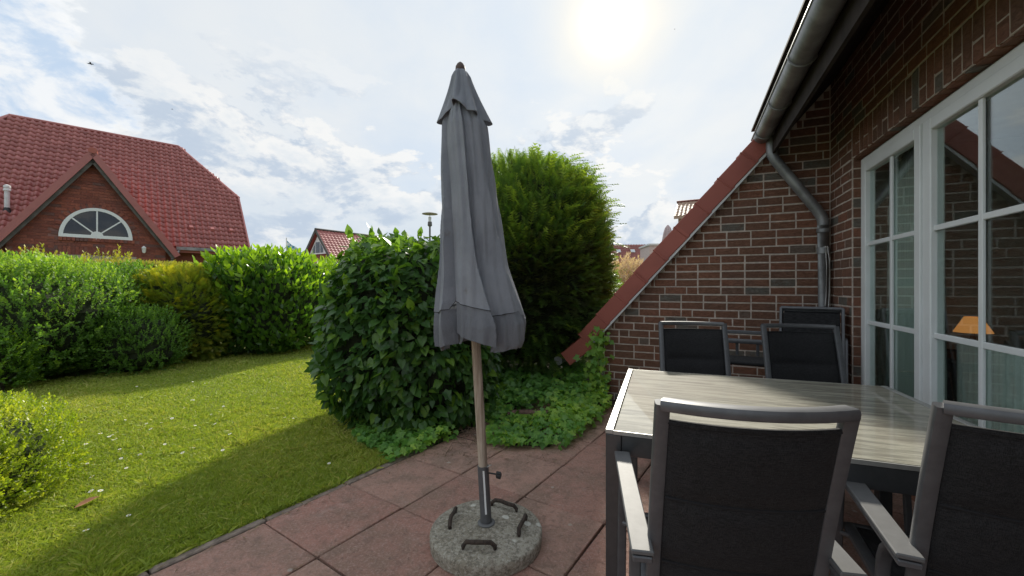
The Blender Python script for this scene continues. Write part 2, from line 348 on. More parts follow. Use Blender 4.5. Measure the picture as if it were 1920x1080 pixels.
def leaf_mat(name, dark, mid, new, rough=0.42, trans=0.35, spec=0.4, tb=2.1):
    t = NT(name); a = t.n('ShaderNodeAttribute', attribute_name='rnd'); o = t.n('ShaderNodeObjectInfo')
    tone = a.outputs['Fac']; v = t.world()
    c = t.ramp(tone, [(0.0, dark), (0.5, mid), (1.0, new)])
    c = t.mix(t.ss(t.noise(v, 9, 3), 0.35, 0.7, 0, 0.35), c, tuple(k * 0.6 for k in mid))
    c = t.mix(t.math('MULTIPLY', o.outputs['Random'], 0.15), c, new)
    t.set(t.b.inputs['Base Color'], c); t.b.inputs['Roughness'].default_value = rough; t.b.inputs['Specular IOR Level'].default_value = spec
    tc = t.mix(1.0, c, (tb * 0.95, tb, tb * 0.32), 'MULTIPLY')
    tr = t.n('ShaderNodeBsdfTranslucent'); t.l(tc, tr.inputs[0]); mx = t.n('ShaderNodeMixShader'); mx.inputs[0].default_value = trans
    t.l(t.b.outputs[0], mx.inputs[1]); t.l(tr.outputs[0], mx.inputs[2]); t.l(mx.outputs[0], t.out.inputs[0]); return t.m
L_ivy = leaf_mat('ivy_leaf', (0.030, 0.075, 0.025), (0.065, 0.150, 0.040), (0.19, 0.32, 0.04), 0.34, 0.34)
L_ivyg = leaf_mat('ground_ivy_leaf', (0.07, 0.18, 0.05), (0.15, 0.33, 0.065), (0.38, 0.54, 0.07), 0.42, 0.32)
L_yew = leaf_mat('yew_needles', (0.060, 0.050, 0.028), (0.085, 0.175, 0.050), (0.28, 0.37, 0.055), 0.45, 0.36)
L_laurel = leaf_mat('laurel_leaf', (0.028, 0.075, 0.022), (0.075, 0.175, 0.028), (0.30, 0.45, 0.035), 0.30, 0.42, 0.5)
L_thuja = leaf_mat('golden_thuja', (0.07, 0.105, 0.025), (0.19, 0.25, 0.035), (0.50, 0.43, 0.045), 0.55, 0.35)
L_spirea = leaf_mat('spirea_leaf', (0.055, 0.115, 0.032), (0.115, 0.235, 0.048), (0.32, 0.44, 0.07), 0.5, 0.42)
L_mid = leaf_mat('green_shrub_leaf', (0.05, 0.11, 0.028), (0.10, 0.21, 0.038), (0.22, 0.36, 0.05), 0.5, 0.38)
L_box = leaf_mat('box_leaf', (0.08, 0.14, 0.025), (0.21, 0.30, 0.032), (0.46, 0.48, 0.05), 0.38, 0.40, 0.5)
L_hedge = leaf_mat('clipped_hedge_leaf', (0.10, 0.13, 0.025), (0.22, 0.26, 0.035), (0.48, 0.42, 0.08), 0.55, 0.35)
L_pink = leaf_mat('dappled_willow_leaf', (0.30, 0.30, 0.17), (0.62, 0.46, 0.38), (0.82, 0.62, 0.54), 0.55, 0.3, tb=1.2)
L_grass = leaf_mat('grass_blade', (0.20, 0.30, 0.04), (0.33, 0.42, 0.06), (0.58, 0.53, 0.18), 0.55, 0.32, 0.3, tb=1.5)

# ---------------------------------------------------------------- ground, lawn, patio
def ground():
    t = NT('distant_ground'); v = t.world(); c = t.mix(t.ss(t.noise(v, 0.3, 5), 0.35, 0.65), (0.07, 0.11, 0.03), (0.13, 0.14, 0.05))
    t.set(t.b.inputs['Base Color'], c); t.b.inputs['Roughness'].default_value = 0.95
    tag(mk('ground', [(-600, -200, -0.05), (600, -200, -0.05), (600, 900, -0.05), (-600, 900, -0.05)], [(0, 1, 2, 3)], t.m), kind='structure')
ground()
CURB0 = Vector((-1.075, 2.666)); CD = Vector((math.sin(R(34)), math.cos(R(34)))); CX = Vector((math.cos(R(34)), -math.sin(R(34))))
def cp(i, j): p = CURB0 + CX * (0.52 * i) + CD * (0.52 * (j)); return p
def lawn():
    t = NT('lawn_soil_and_thatch'); v = t.world(); c = t.mix(t.ss(t.noise(v, 40, 6, 0.7), 0.35, 0.65), (0.15, 0.19, 0.04), (0.30, 0.31, 0.08))
    c = t.mix(t.ss(t.noise(v, 1.6, 4), 0.45, 0.7, 0, 0.6), c, (0.20, 0.19, 0.06))
    t.set(t.b.inputs['Base Color'], c); t.b.inputs['Roughness'].default_value = 0.95; t.bump(t.noise(v, 120, 4), 0.01)
    e0 = CURB0 - CD * 6.0 - CX * 0.06; e1 = CURB0 + CD * 9 - CX * 0.06
    tag(mk('lawn', [(e0.x, e0.y, -0.012), (e1.x, e1.y, -0.012), (-3, 16, -0.012), (-12, 14, -0.012), (-14, -3, -0.012)], [(0, 1, 2, 3, 4)], t.m), kind='structure')
lawn()
def patio():
    e0 = CURB0 - CD * 6.0 - CX * 0.005; e1 = CURB0 + CD * 4.2 - CX * 0.005
    bed = tag(mk('patio', [(e0.x, e0.y, -0.016), (e0.x + CX.x * 9, e0.y + CX.y * 9, -0.016), (e1.x + CX.x * 9, e1.y + CX.y * 9, -0.016), (e1.x, e1.y, -0.016)], [(0, 1, 2, 3)], M_soil), kind='structure')
    vs = []
    for k in range(5):
        m = MB(); h = 0.2555
        m.box(-h, h, -h, h, -0.045, 0.0, c=0.005)
        for i, q in enumerate(m.V):
            m.V[i] = (q[0] + random.uniform(-.003, .003), q[1] + random.uniform(-.003, .003), q[2] + random.uniform(-.001, .001))
        vs.append(m.build('slab', M_slab, bed))
    used = set(); n = 0
    for i in range(0, 11):
        for j in range(-7, 5):
            p = cp(i + 0.5, j + 0.5)
            if p.y > 4.9 or p.y < -1.2 or p.x > 4.2: continue
            k = n % 5; rz = -R(34) + random.choice((0, 1, 2, 3)) * math.pi / 2 + R(random.uniform(-.35, .35))
            loc = (p.x, p.y, random.uniform(-.004, .003)); rt = (R(random.uniform(-.25, .25)), R(random.uniform(-.25, .25)), rz)
            if k not in used: used.add(k); o = vs[k]; o.location = loc; o.rotation_euler = rt
            else: inst(vs[k], loc, rt)
            n += 1
    kb = tag(MB().box(-0.001, 0.001, -0.001, 0.001, -0.2, -0.19).build('kerb', M_kerb), kind='structure')
    src = None
    for j in range(-12, 7):
        p = CURB0 + CD * (0.5 * j + 0.25) - CX * 0.033
        if src is None: src = MB().box(-0.024, 0.024, -0.246, 0.246, -0.12, -0.002, c=0.006).build('kerb_stone', M_kerb, kb); o = src
        else: o = inst(src)
        o.location = (p.x, p.y, random.uniform(-.006, .004)); o.rotation_euler = (R(random.uniform(-.5, .5)), R(random.uniform(-2, 2)), -R(34) + R(random.uniform(-.6, .6)))
patio()

# ---------------------------------------------------------------- our house: gable wall, window wall, roof
TH = math.atan(330 / 760)
house = thing('brick_house', 'dark red brick holiday house on the right with patio window and steep tiled roof', 'house', (3.057, 3.892, 0), -TH)
HM = Matrix.Translation((3.057, 3.892, 0)) @ Matrix.Rotation(-TH, 4, 'Z')
def proj(p):
    w = HM @ Vector(p)
    if w.y < 0.2: return None
    return (960 + w.x / w.y * 760, 537 - (w.z - 1.3) / w.y * 760, w.y)
def rooftop(x): return 2.783 + (x + 0.629) * 1.1438       # upper roof surface at local x
BL, BH, J = 0.2205, 0.0822, 0.0115
def build_walls():
    w1 = MB().prism([(-2.154, -0.1), (0.25, -0.1), (0.25, 3.42), (0.0, 3.32), (-0.1, 3.18), (-2.154, 0.83)], 'y', 0.0030, 0.30).build('gable_wall', M_mortar, house)
    w2 = MB()
    w2.box(0.0030, 0.30, -0.55, 0.012, -0.1, 3.5); w2.box(0.0030, 0.30, -3.32, -0.55, 2.365, 3.5); w2.box(0.0030, 0.30, -3.32, -0.55, -0.1, 0.275)
    w2.box(0.0030, 0.30, -5.2, -3.32, -0.1, 3.5); w2 = w2.build('window_wall', M_mortar, house)
    cells = []   # wall, local centre, length, height, axis
    def row_cells(a0, a1, z, seed, quoin=0.0):
        rr = random.Random(seed); out = []; x = a1; off = rr.choice((0.25, 0.5, 0.75, 1.0, 0.5)) * BL
        first = off
        while x > a0 + 0.03:
            l = first if first else (BL * 0.5 if rr.random() < 0.10 else BL); first = 0
            x0 = max(a0, x - l); out.append((x0, x)); x = x0
        return out
    nrow = int(3.4 / BH)
    for r in range(-1, nrow):
        z = r * BH + 0.0617; zt = z + BH
        # gable wall
        xl = -2.154 if z < 0.80 else max(-2.154, (z + 0.25 - 2.783) / 1.1438 - 0.629)
        xl = max(xl, -2.154)
        if z < 3.25:
            for x0, x1 in row_cells(-2.154, 0.0, z, r * 3 + 1):
                if x1 < xl + 0.02: continue
                x0c = max(x0, xl - 0.0)
                if z > 0.8: x0c = max(x0, (zt + 0.25 - 2.783) / 1.1438 - 0.629)
                if x1 - x0c < 0.03: continue
                cells.append((w1, (x0c + x1) / 2, None, z + BH / 2, x1 - x0c - J, BH - J, 'x'))
        # window wall
        segs = [(-0.55, 0.0), (-5.2, -3.32)] if 0.275 < z + BH / 2 < 2.60 else [(-5.2, 0.0)]
        if 0.19 < z + BH / 2 < 0.30: segs = [(-0.55, 0.0), (-5.2, -3.32)]
        if z + BH / 2 > 3.45: segs = []
        for s0, s1 in segs:
            for y0, y1 in row_cells(s0, s1, z, r * 7 + 2):
                if y1 - y0 < 0.03: continue
                cells.append((w2, None, (y0 + y1) / 2, z + BH / 2, y1 - y0 - J, BH - J, 'y'))
        # reveal at the far jamb, facing the camera
        if 0.30 < z + BH / 2 < 2.36: cells.append((w2, 0.048, -0.55, z + BH / 2, 0.072, BH - J, 'r'))
    # soldier course over the window, sill course under it
    y = -0.555; k = 0
    while y > -3.6:
        if k % 2 == 0: cells.append((w2, None, y - BH / 2, 2.485, BH - J, 0.238, 's'))
        else:
            cells.append((w2, None, y - BH / 2, 2.412, BH - J, 0.094, 's')); cells.append((w2, None, y - BH / 2, 2.537, BH - J, 0.134, 's'))
        y -= BH; k += 1
    y = -0.555
    while y > -3.32: cells.append((w2, None, y - BH / 2, 0.252, BH - J, 0.046, 's')); cells.append((w2, 0.055, y - BH / 2, 2.353, BH - J, 0.0, 'u')); y -= BH
    vis = []
    for i, c in enumerate(cells):
        p = proj((c[1] or 0, c[2] or 0, c[3])); s = 0
        if p and -20 < p[0] < 1940 and -20 < p[1] < 1080 and not (p[1] > 700 and p[0] > 1180):
            s = c[4] * max(c[5], 0.03) / p[2] ** 2
            if c[6] != 'x': s *= 0.55
            if c[3] > 2.9: s *= 0.5
        vis.append((s, i))
    vis.sort(reverse=True); top = set(i for s, i in vis[:300] if s > 0)
    def unit(seed):
        rr = random.Random(seed); j = lambda: rr.uniform(-.004, .004)
        # front at y=0 going in to y=.05, 1 x 1 face in x,z with worn edges
        V = [(-.5, .05, -.5), (.5, .05, -.5), (.5, .05, .5), (-.5, .05, .5), (-.5 + j(), .004, -.5 + j() * 6), (.5 + j(), .004, -.5 + j() * 6), (.5 + j(), .004, .5 + j() * 6), (-.5 + j(), .004, .5 + j() * 6)]
        V += [(-.488 + j(), j() * .3, -.46 + j() * 6), (.488 + j(), j() * .3, -.46 + j() * 6), (.488 + j(), j() * .3, .46 + j() * 6), (-.488 + j(), j() * .3, .46 + j() * 6)]
        F = [(0, 1, 5, 4), (1, 2, 6, 5), (2, 3, 7, 6), (3, 0, 4, 7), (4, 5, 9, 8), (5, 6, 10, 9), (6, 7, 11, 10), (7, 4, 8, 11), (8, 9, 10, 11)]
        return V, F
    units = [unit(s) for s in range(6)]
    metas = []
    for V, F in units:
        me = bpy.data.meshes.new('brick'); me.from_pydata(V, [], F); me.materials.append(M_brick); metas.append(me)
    rest = {w1.name: MB(), w2.name: MB()}
    for i, c in enumerate(cells):
        w, cx, cy, cz, l, h, ax = c; u = i % 6; rr = random.Random(i)
        dz = rr.uniform(-.0015, .0015); out = rr.uniform(-.002, .002); ry = rr.uniform(-.006, .006)
        if ax == 'x': loc = (cx, out, cz + dz); rz = 0; sc = (l, 1, h)
        elif ax == 'r': loc = (cx, cy + 0.0, cz + dz); rz = 0; sc = (l, 0.2, h)
        elif ax == 'u': loc = (0.04, cy, 2.356); rz = -math.pi / 2; sc = (l, 1, 0.06)
        else: loc = (out, cy, cz + dz); rz = -math.pi / 2; sc = (l, 1, h)
        rot = Euler((0, ry, rz) if ax != 'u' else (R(90), 0, -math.pi / 2))
        if ax == 'r': loc = (cx, -0.5575, cz + dz)
        if i in top:
            o = bpy.data.objects.new('brick', metas[u]); C.objects.link(o); o.parent = w; o.location = loc; o.rotation_euler = rot; o.scale = sc
        else:
            mt = Matrix.Translation(loc) @ rot.to_matrix().to_4x4() @ Matrix.Diagonal((*sc, 1))
            rest[w.name].add([mt @ Vector(v) for v in units[u][0]], units[u][1], rr.random())
    for w in (w1, w2):
        m = rest[w.name]; mk('bricks', m.V, m.F, M_brick, w, attr=m.A, kind='stuff')
build_walls()
def build_roof():
    ang = math.atan(1.1438); ux, uz = math.cos(ang), math.sin(ang); nx, nz = -uz, ux
    # main slope behind the gable, and slope above the window wall
    rf = MB()
    def P(x, off): return (x + nx * off, rooftop(x) + nz * off)
    rf.prism([P(-2.60, -0.03), P(3.0, -0.03), P(3.0, -0.12), P(-2.60, -0.12)], 'y', 0.02, 3.6)
    MB().prism([P(-0.60, -0.03), P(3.0, -0.03), P(3.0, -0.10), P(-0.60, -0.10)], 'y', -5.3, 0.0).build('eave_roof', M_wood_dark, house)
    roof = rf.build('roof', M_verge, house)
    # verge tiles
    nT = 10; Lt = 0.36; pitch = 0.3185; start = Vector((-2.64, rooftop(-2.64)))
    src = None
    for k in range(nT):
        b = start + Vector((ux, uz)) * (pitch * k); tilt = ang - R(1.6)
        if k == 0: tilt = ang - R(9)
        a0 = Vector((math.cos(tilt), math.sin(tilt))); n0 = Vector((-a0.y, a0.x)); q = b + n0 * 0.006
        if src is None:
            m = MB(); m.box(0, Lt, -0.095, -0.072, -0.165, 0.012, c=0.006); m.box(0, Lt, -0.074, 0.16, -0.012, 0.012, c=0.005)
            m.sweep([(0.0, 0.14, 0.012), (Lt, 0.14, 0.012)], 0.07, 0.05, n=8)
            m.box(-0.002, 0.012, -0.099, 0.16, -0.165, 0.018, c=0.004)
            src = m.build('verge_tile', M_verge, roof); o = src
        else: o = inst(src)
        if k == nT - 1: o.scale = (0.75, 1, 1)
        o.location = (q.x, 0, q.y); o.rotation_euler = (0, -tilt, 0)
    # white barge strip beneath
    mb = MB(); 
    lo = [( -2.60, -0.185), (-0.60, -0.185), (-0.60, -0.162), (-2.60, -0.162)]
    def Q(x, off): v = Vector((x, rooftop(x))) + Vector((nx, nz)) * off; return (v.x, v.y)
    mb.prism([Q(x, o) for x, o in lo], 'y', -0.085, 0.0).build('barge_board', M_whiteboard, roof)
    MB().prism([Q(-2.50, -0.16), Q(-0.3, -0.16), Q(-0.3, -0.045), Q(-2.50, -0.045)], 'y', -0.07, -0.001).build('rafter_board', M_wood_dark, roof)
    # gutter stub at the low end of the slope
    g = MB(); g.tube([(-2.70, -0.06, 0.40), (-2.70, 3.4, 0.40)], 0.055, 12)
    g.build('lower_gutter', M_zinc, house, True)
    # eave over the window wall: gutter, brackets, fascia, soffit boards
    gx, gz, gr = -0.575, 2.80, 0.078
    prof = [(gx + gr * math.cos(a), gz + gr * math.sin(a)) for a in [math.pi + math.pi * k / 12 for k in range(13)]]
    inner = [(gx + (gr - .006) * math.cos(a), gz + (gr - .006) * math.sin(a)) for a in [2 * math.pi - math.pi * k / 12 for k in range(13)]]
    gt = MB(); V = []; n = len(prof) + len(inner); poly = prof + inner
    for y in (0.02, -5.3): V += [(p[0], y, p[1]) for p in poly]
    F = [(k, (k + 1) % n, n + (k + 1) % n, n + k) for k in range(n)]
    gt.add(V, F); gt.prism(prof, 'y', 0.012, 0.02)
    gt.tube([(gx - gr, 0.02, gz + .004), (gx - gr, -5.3, gz + .004)], 0.009, 8)
    gut = gt.build('gutter', M_zinc, house, True)
    src = None
    for k in range(7):
        y = -0.25 - k * 0.7
        if src is None:
            b = MB(); pts = [(gx + (gr + .004) * math.cos(a), 0, gz + (gr + .004) * math.sin(a)) for a in [math.pi + math.pi * q / 12 for q in range(13)]]
            b.sweep(pts, 0.012, 0.004, up=(0, 1, 0), n=6, sq=0.4); src = b.build('gutter_bracket', M_zinc, gut); src.location = (0, y, 0)
        else: inst(src, (0, y, 0))
    MB().box(-0.497, -0.472, -5.3, -0.02, 2.60, 2.80).build('fascia_board', M_wood_dark, house)
    MB().box(-0.66, -0.50, -5.3, 0.0, 2.882, 2.900).build('eave_strip', M_wood_dark, house)
    s0 = None; nb = 6; p0 = Vector((-0.472, 2.68)); p1 = Vector((0.02, 3.26)); dd = (p1 - p0) / nb
    for k in range(nb):
        a = p0 + dd * k; b = p0 + dd * (k + 1); e = dd.normalized() * 0.006
        MB().prism([tuple(a), tuple(b - e), tuple(b - e + Vector((-.012, .016))), tuple(a + Vector((-.012, .016)))], 'y', -5.3, -0.02).build('soffit_board', M_wood_dark, house)
    # small white spot-light of the soffit
    # downpipe with elbows
    path = [(-0.50, -0.10, 2.76), (-0.50, -0.10, 2.66)] + bez((-0.50, -0.10, 2.66), (-0.50, -0.10, 2.60), (-0.48, -0.10, 2.56), (-0.44, -0.10, 2.50), 5) + \
           bez((-0.13, -0.075, 2.04), (-0.10, -0.075, 1.98), (-0.075, -0.075, 1.97), (-0.075, -0.075, 1.88), 5) + [(-0.075, -0.075, 0.0)]
    dp = MB().tube(path, 0.047, 16).build('downpipe', M_zinc, house, True)
    sl = MB(); sl.lathe([(0.048, -0.02), (0.053, -0.015), (0.053, 0.015), (0.048, 0.02)], 20, (-0.075, -0.075, 1.83)); sl.build('pipe_sleeve', M_zinc, dp, True)
    sl = MB(); sl.lathe([(0.048, -0.03), (0.0515, -0.028), (0.0515, 0.028), (0.048, 0.03)], 20, (-0.075, -0.075, 1.64)); sl.build('pipe_bracket', M_zinc, dp, True)
    c = MB(); c.tube([(-0.07, -0.122, 1.68), (-0.062, -0.125, 1.5), (-0.066, -0.125, 1.2), (-0.072, -0.122, 1.12)], 0.0035, 6)
    c.tube([(-0.055, -0.122, 1.68), (-0.04, -0.122, 1.55), (-0.040, -0.122, 1.25), (-0.045, -0.122, 1.14), (-0.052, -0.121, 0.93)], 0.0035, 6)
    c.tube([(-0.105, -0.105, 1.665), (-0.075, -0.124, 1.67), (-0.045, -0.118, 1.665)], 0.004, 6)
    tag(c.build('cord', M_cord), 'thin white cord tied round the grey downpipe and hanging in a loop', 'cord')
    bpy.data.objects['cord'].matrix_world = HM.copy()
build_roof()
def build_window():
    X0, X1 = 0.060, 0.125; yA, yB = -0.552, -3.318; z0, z1 = 0.29, 2.348
    win = MB()
    win.box(X0, X1, yA - .055, yA, z0, z1, c=.004); win.box(X0, X1, yB, yB + .055, z0, z1, c=.004)
    win.box(X0, X1, yB + .055, yA - .055, z1 - .055, z1, c=.004); win.box(X0, X1, yB + .055, yA - .055, z0, z0 + .06, c=.004)
    win.box(X0, X1, -1.560, -1.515, z0 + .06, z1 - .055, c=.004)
    wf = win.build('patio_window', M_white, house); wf['label'] = 'white framed patio window with glazing bars'
    MB().box(-0.035, 0.070, -3.32, -0.55, 0.276, 0.29).build('window_sill', M_alu_l, wf)
    for (a, b, mun) in ((-0.607, -1.515, [-1.085]), (-1.560, -3.263, [-2.045, -2.435, -2.83])):
        s = MB(); x0, x1 = X0 - .012, X1 - .01; w = 0.072; zb, zt = z0 + .06, z1 - .055
        s.box(x0, x1, a - w, a - .002, zb, zt, c=.005); s.box(x0, x1, b + .002, b + w, zb, zt, c=.005)
        s.box(x0, x1, b + w, a - w, zt - w, zt - .002, c=.005); s.box(x0, x1, b + w, a - w, zb + .002, zb + w, c=.005); s.build('sash', M_white, wf)
        MB().box(x0 + .030, x0 + .033, b + w - .002, a - w + .002, zb + w - .002, zt - w + .002).build('pane', M_glass, wf)
        m = MB()
        for y in mun: m.box(x0 + .014, x0 + .029, y - .016, y + .016, zb + w, zt - w, c=.003)
        ys = [a - w] + [v for y in mun for v in (y + .016, y - .016)] + [b + w]
        for zc in (1.013, 1.64):
            for q in range(0, len(ys), 2): m.box(x0 + .015, x0 + .028, ys[q + 1], ys[q], zc - .016, zc + .016, c=.003)
        m.build('glazing_bars', M_white, wf)
    # room behind
    rm = MB(); rm.box(4.2, 4.3, -5.0, -0.3, 0, 2.5); rm.box(0.31, 4.2, -0.38, -0.3, 0, 2.5); rm.box(0.31, 4.2, -5.1, -5.0, 0, 2.5); rm.box(0.31, 4.2, -5.0, -0.38, 2.45, 2.5); rm.box(0.31, 4.2, -5.0, -0.38, 0.0, 0.05)
    rm.build('room', M_dark, house)
build_window()
def interior():
    M_rad = simple('radiator_enamel', (0.8, 0.82, 0.8), 0.45)
    r = thing('radiator', 'white ribbed radiator standing low behind the patio window', 'radiator', HM @ Vector((0.36, -2.55, 0)), -TH)
    src = None
    for k in range(38):
        y = -0.75 + k * 0.055
        if src is None:
            m = MB(); m.sweep([(0, 0, 0.32), (0, 0, 0.93)], 0.06, 0.036, up=(0, 1, 0), n=10, sq=0.8); m.lathe([(0, .02), (.018, .012), (.02, 0), (0, 0)], 10, (0, 0, .93)); src = m.build('rib', M_rad, r, True); src.location = (0, y, 0)
        else: inst(src, (0, y, 0))
    m = MB(); m.tube([(0, -0.75, 0.34), (0, 1.29, 0.34)], .015, 8); m.tube([(0, -0.75, 0.90), (0, 1.29, 0.90)], .015, 8); m.build('pipe', M_rad, r, True)
    t = NT('sheer_curtain'); t.set(t.b.inputs['Base Color'], (0.8, 0.86, 0.82)); tr = t.n('ShaderNodeBsdfTransparent'); mx = t.n('ShaderNodeMixShader'); mx.inputs[0].default_value = 0.35
    t.l(t.b.outputs[0], mx.inputs[1]); t.l(tr.outputs[0], mx.inputs[2]); t.l(mx.outputs[0], t.out.inputs[0])
    for (a, b, lb) in ((-0.56, -1.02, 'pale sheer curtain behind the narrow left casement of the patio window'), (-1.20, -1.30, 'pale sheer curtain hanging at the middle post of the patio window')):
        V = []; F = []; n = 60
        for i in range(n + 1):
            y = a + (b - a) * i / n; x = 0.24 + 0.03 * math.sin(i * 1.15) + 0.008 * math.sin(i * 2.7)
            V += [(x, y, 0.1), (x * 0.4 + 0.145, y, 2.42)]
        F = [(2 * i, 2 * i + 2, 2 * i + 3, 2 * i + 1) for i in range(n)]
        o = tag(mk('curtain', V, F, t.m, smooth=True), lb, 'curtain'); o.matrix_world = HM.copy()
        so = o.modifiers.new('thick', 'SOLIDIFY'); so.thickness = 0.001
    # sideboard and lit table lamp
    w = HM @ Vector((0.68, -0.90, 0))
    sb = thing('sideboard', 'dark sideboard under the glowing lamp inside the room', 'sideboard', w, -TH)
    MB().box(-.25, .25, -.35, .45, .1, .77, c=.01).build('cabinet', M_wood_dark, sb); MB().box(-.27, .27, -.37, .47, .77, .80, c=.006).build('top', M_wood_dark, sb)
    for x in (-.2, .2):
        for y in (-.3, .4): MB().box(x - .02, x + .02, y - .02, y + .02, 0.05, .1).build('leg', M_wood_dark, sb)
    lp = thing('table_lamp', 'orange glowing table lamp seen through the patio window', 'lamp', w + Vector((0.05, 0.17, 0.801)), -TH); lp.scale = (.6, .6, .6)
    MB().lathe([(0, 0), (.08, 0), (.08, .02), (.025, .05), (.045, .12), (.02, .22), (.012, .30), (0, .30)], 24).build('lamp_base', M_wood_dark, lp, True)
    e = NT('lamp_shade_glow'); e.set(e.b.inputs['Base Color'], (0.8, 0.45, 0.2)); e.b.inputs['Emission Color'].default_value = (1, 0.38, 0.10, 1); e.b.inputs['Emission Strength'].default_value = 0.35
    MB().lathe([(.075, .46), (.17, .27), (.167, .27), (.072, .46)], 32).build('lamp_shade', e.m, lp, True)
interior()

# ---------------------------------------------------------------- foliage tools
def T_(V, F): return np.array(V, float), F
LEAF = T_([(0, 0, 0), (-.24, .30, .05), (.24, .30, .05), (-.20, .66, .03), (.20, .66, .03), (0, 1, -.06), (0, .32, 0), (0, .66, 0)],
          [(0, 2, 6), (0, 6, 1), (2, 4, 7, 6), (6, 7, 3, 1), (4, 5, 7), (7, 5, 3)])
NARROW = T_([(0, 0, 0), (-.13, .35, .03), (.13, .35, .03), (-.10, .7, .02), (.10, .7, .02), (0, 1, -.05)], [(0, 2, 1), (1, 2, 4, 3), (3, 4, 5)])
IVY = T_([(0, .35, -.05), (0, .12, 0), (.34, -.06, -.03), (.36, .24, .02), (.56, .46, -.05), (.27, .60, .02), (0, 1.05, -.09), (-.27, .60, .02), (-.56, .46, -.05), (-.36, .24, .02), (-.34, -.06, -.03)],
         [(0, i, i + 1) for i in range(1, 10)] + [(0, 10, 1)])
HEART = T_([(0, .35, -.05), (0, .08, 0), (.30, -.04, -.02), (.42, .26, .02), (.30, .62, 0), (0, 1.08, -.10), (-.30, .62, 0), (-.42, .26, .02), (-.30, -.04, -.02)],
           [(0, i, i + 1) for i in range(1, 8)] + [(0, 8, 1)])
RH = T_([(0, 0, 0), (.32, .5, .08), (0, 1, 0), (-.32, .5, .08)], [(0, 1, 2), (0, 2, 3)])
def frond(pairs=6, w=0.28, droop=0.12, seed=1, lw=0.035):
    V = [(-.012, 0, 0), (.012, 0, 0), (0, 1, -droop)]; F = [(0, 1, 2)]
    rr = random.Random(seed)
    for k in range(pairs):
        y = 0.08 + 0.86 * k / pairs; l = w * (1 - 0.45 * k / pairs) * rr.uniform(.8, 1.15); z = -droop * y * y
        for s in (-1, 1):
            n = len(V); V += [(0, y - lw, z), (0, y + lw, z), (s * l, y + l * 0.55, z - 0.02 + rr.uniform(-.05, .06))]; F.append((n, n + 1, n + 2))
    return T_(V, F)
YEW = frond(8, 0.24, 0.18, 2, 0.04); THU = frond(6, 0.34, 0.05, 3, 0.06)
TWIG = None
def leafy_twig(leaf, n, seed, ls=0.38):
    rr = random.Random(seed); V = [(-.008, 0, 0), (.008, 0, 0), (0, 1, 0)]; F = [(0, 1, 2)]
    for k in range(n):
        y = 0.15 + 0.8 * k / n; a = k * 2.4 + rr.uniform(-.4, .4); tilt = R(rr.uniform(25, 65)) * (1 - .5 * k / n)
        m = Matrix.Translation((0, y, 0)) @ Matrix.Rotation(a, 4, 'Y') @ Matrix.Rotation(tilt, 4, 'X') @ Matrix.Scale(ls * rr.uniform(.7, 1.1), 4)
        b = len(V); V += [tuple(m @ Vector(v)) for v in leaf[0]]; F += [tuple(i + b for i in f) for f in leaf[1]]
    return T_(V, F)
TW_LAUREL = leafy_twig(LEAF, 7, 3, .55); TW_SMALL = leafy_twig(RH, 12, 5, .24); TW_NARROW = leafy_twig(NARROW, 10, 6, .4); TW_PINK = leafy_twig(NARROW, 12, 8, .28)

def norm(a): return a / np.maximum(np.linalg.norm(a, axis=1, keepdims=True), 1e-9)
def scatter(pos, T, Nn, size, tone, tmpl):
    """leaves at pos, long axis T, face normal Nn -> V, F list, tone per vertex"""
    tv, tf = tmpl; T = norm(T); S = norm(np.cross(T, Nn)); Z = np.cross(S, T)
    V = pos[:, None, :] + size[:, None, None] * (tv[None, :, 0:1] * S[:, None, :] + tv[None, :, 1:2] * T[:, None, :] + tv[None, :, 2:3] * Z[:, None, :])
    m = len(tv); n = len(pos)
    return V.reshape(-1, 3), tf, m, n, np.repeat(tone, m)
def fast_mesh(name, parts, mat, parent=None, kind=None):
    VV = []; loops = []; starts = []; tot = []; tone = []; vo = 0; lo = 0
    for V, tf, m, n, tn in parts:
        VV.append(V); tone.append(tn)
        fl = np.concatenate([np.array(f) for f in tf]); ln = np.array([len(f) for f in tf])
        L = (fl[None, :] + (np.arange(n) * m)[:, None] + vo).ravel(); t = np.tile(ln, n)
        s = np.concatenate([[0], np.cumsum(t)[:-1]]) + lo
        loops.append(L); starts.append(s); tot.append(t); vo += n * m; lo += len(L)
    VV = np.concatenate(VV); loops = np.concatenate(loops); starts = np.concatenate(starts); tot = np.concatenate(tot); tone = np.concatenate(tone)
    me = bpy.data.meshes.new(name); me.vertices.add(len(VV)); me.vertices.foreach_set('co', VV.astype(np.float32).ravel())
    me.loops.add(len(loops)); me.loops.foreach_set('vertex_index', loops.astype(np.int32))
    me.polygons.add(len(starts)); me.polygons.foreach_set('loop_start', starts.astype(np.int32)); me.polygons.foreach_set('loop_total', tot.astype(np.int32))
    me.update(calc_edges=True)
    a = me.attributes.new('rnd', 'FLOAT', 'POINT'); a.data.foreach_set('value', np.clip(tone, 0, 1).astype(np.float32)); me.materials.append(mat)
    o = bpy.data.objects.new(name, me); C.objects.link(o)
    if parent: o.parent = parent
    if kind: o['kind'] = kind
    return o
def bumps(d, seed, k=3):
    r = np.random.default_rng(seed); out = np.zeros(len(d))
    for i in range(10):
        w = r.normal(size=3) * (2 + i * 0.9) * k / 3; out += np.sin(d @ w + r.uniform(0, 6)) / (1.5 + i * .4)
    return out / 3.0
def sdir(n, zmin=-0.9):
    z = RNG.uniform(zmin, 1, n); a = RNG.uniform(0, 2 * math.pi, n); s = np.sqrt(1 - z * z); return np.stack([s * np.cos(a), s * np.sin(a), z], 1)
def superr(d, rad, e):
    q = (np.abs(d / np.array(rad)) ** e).sum(1) ** (-1 / e); return q
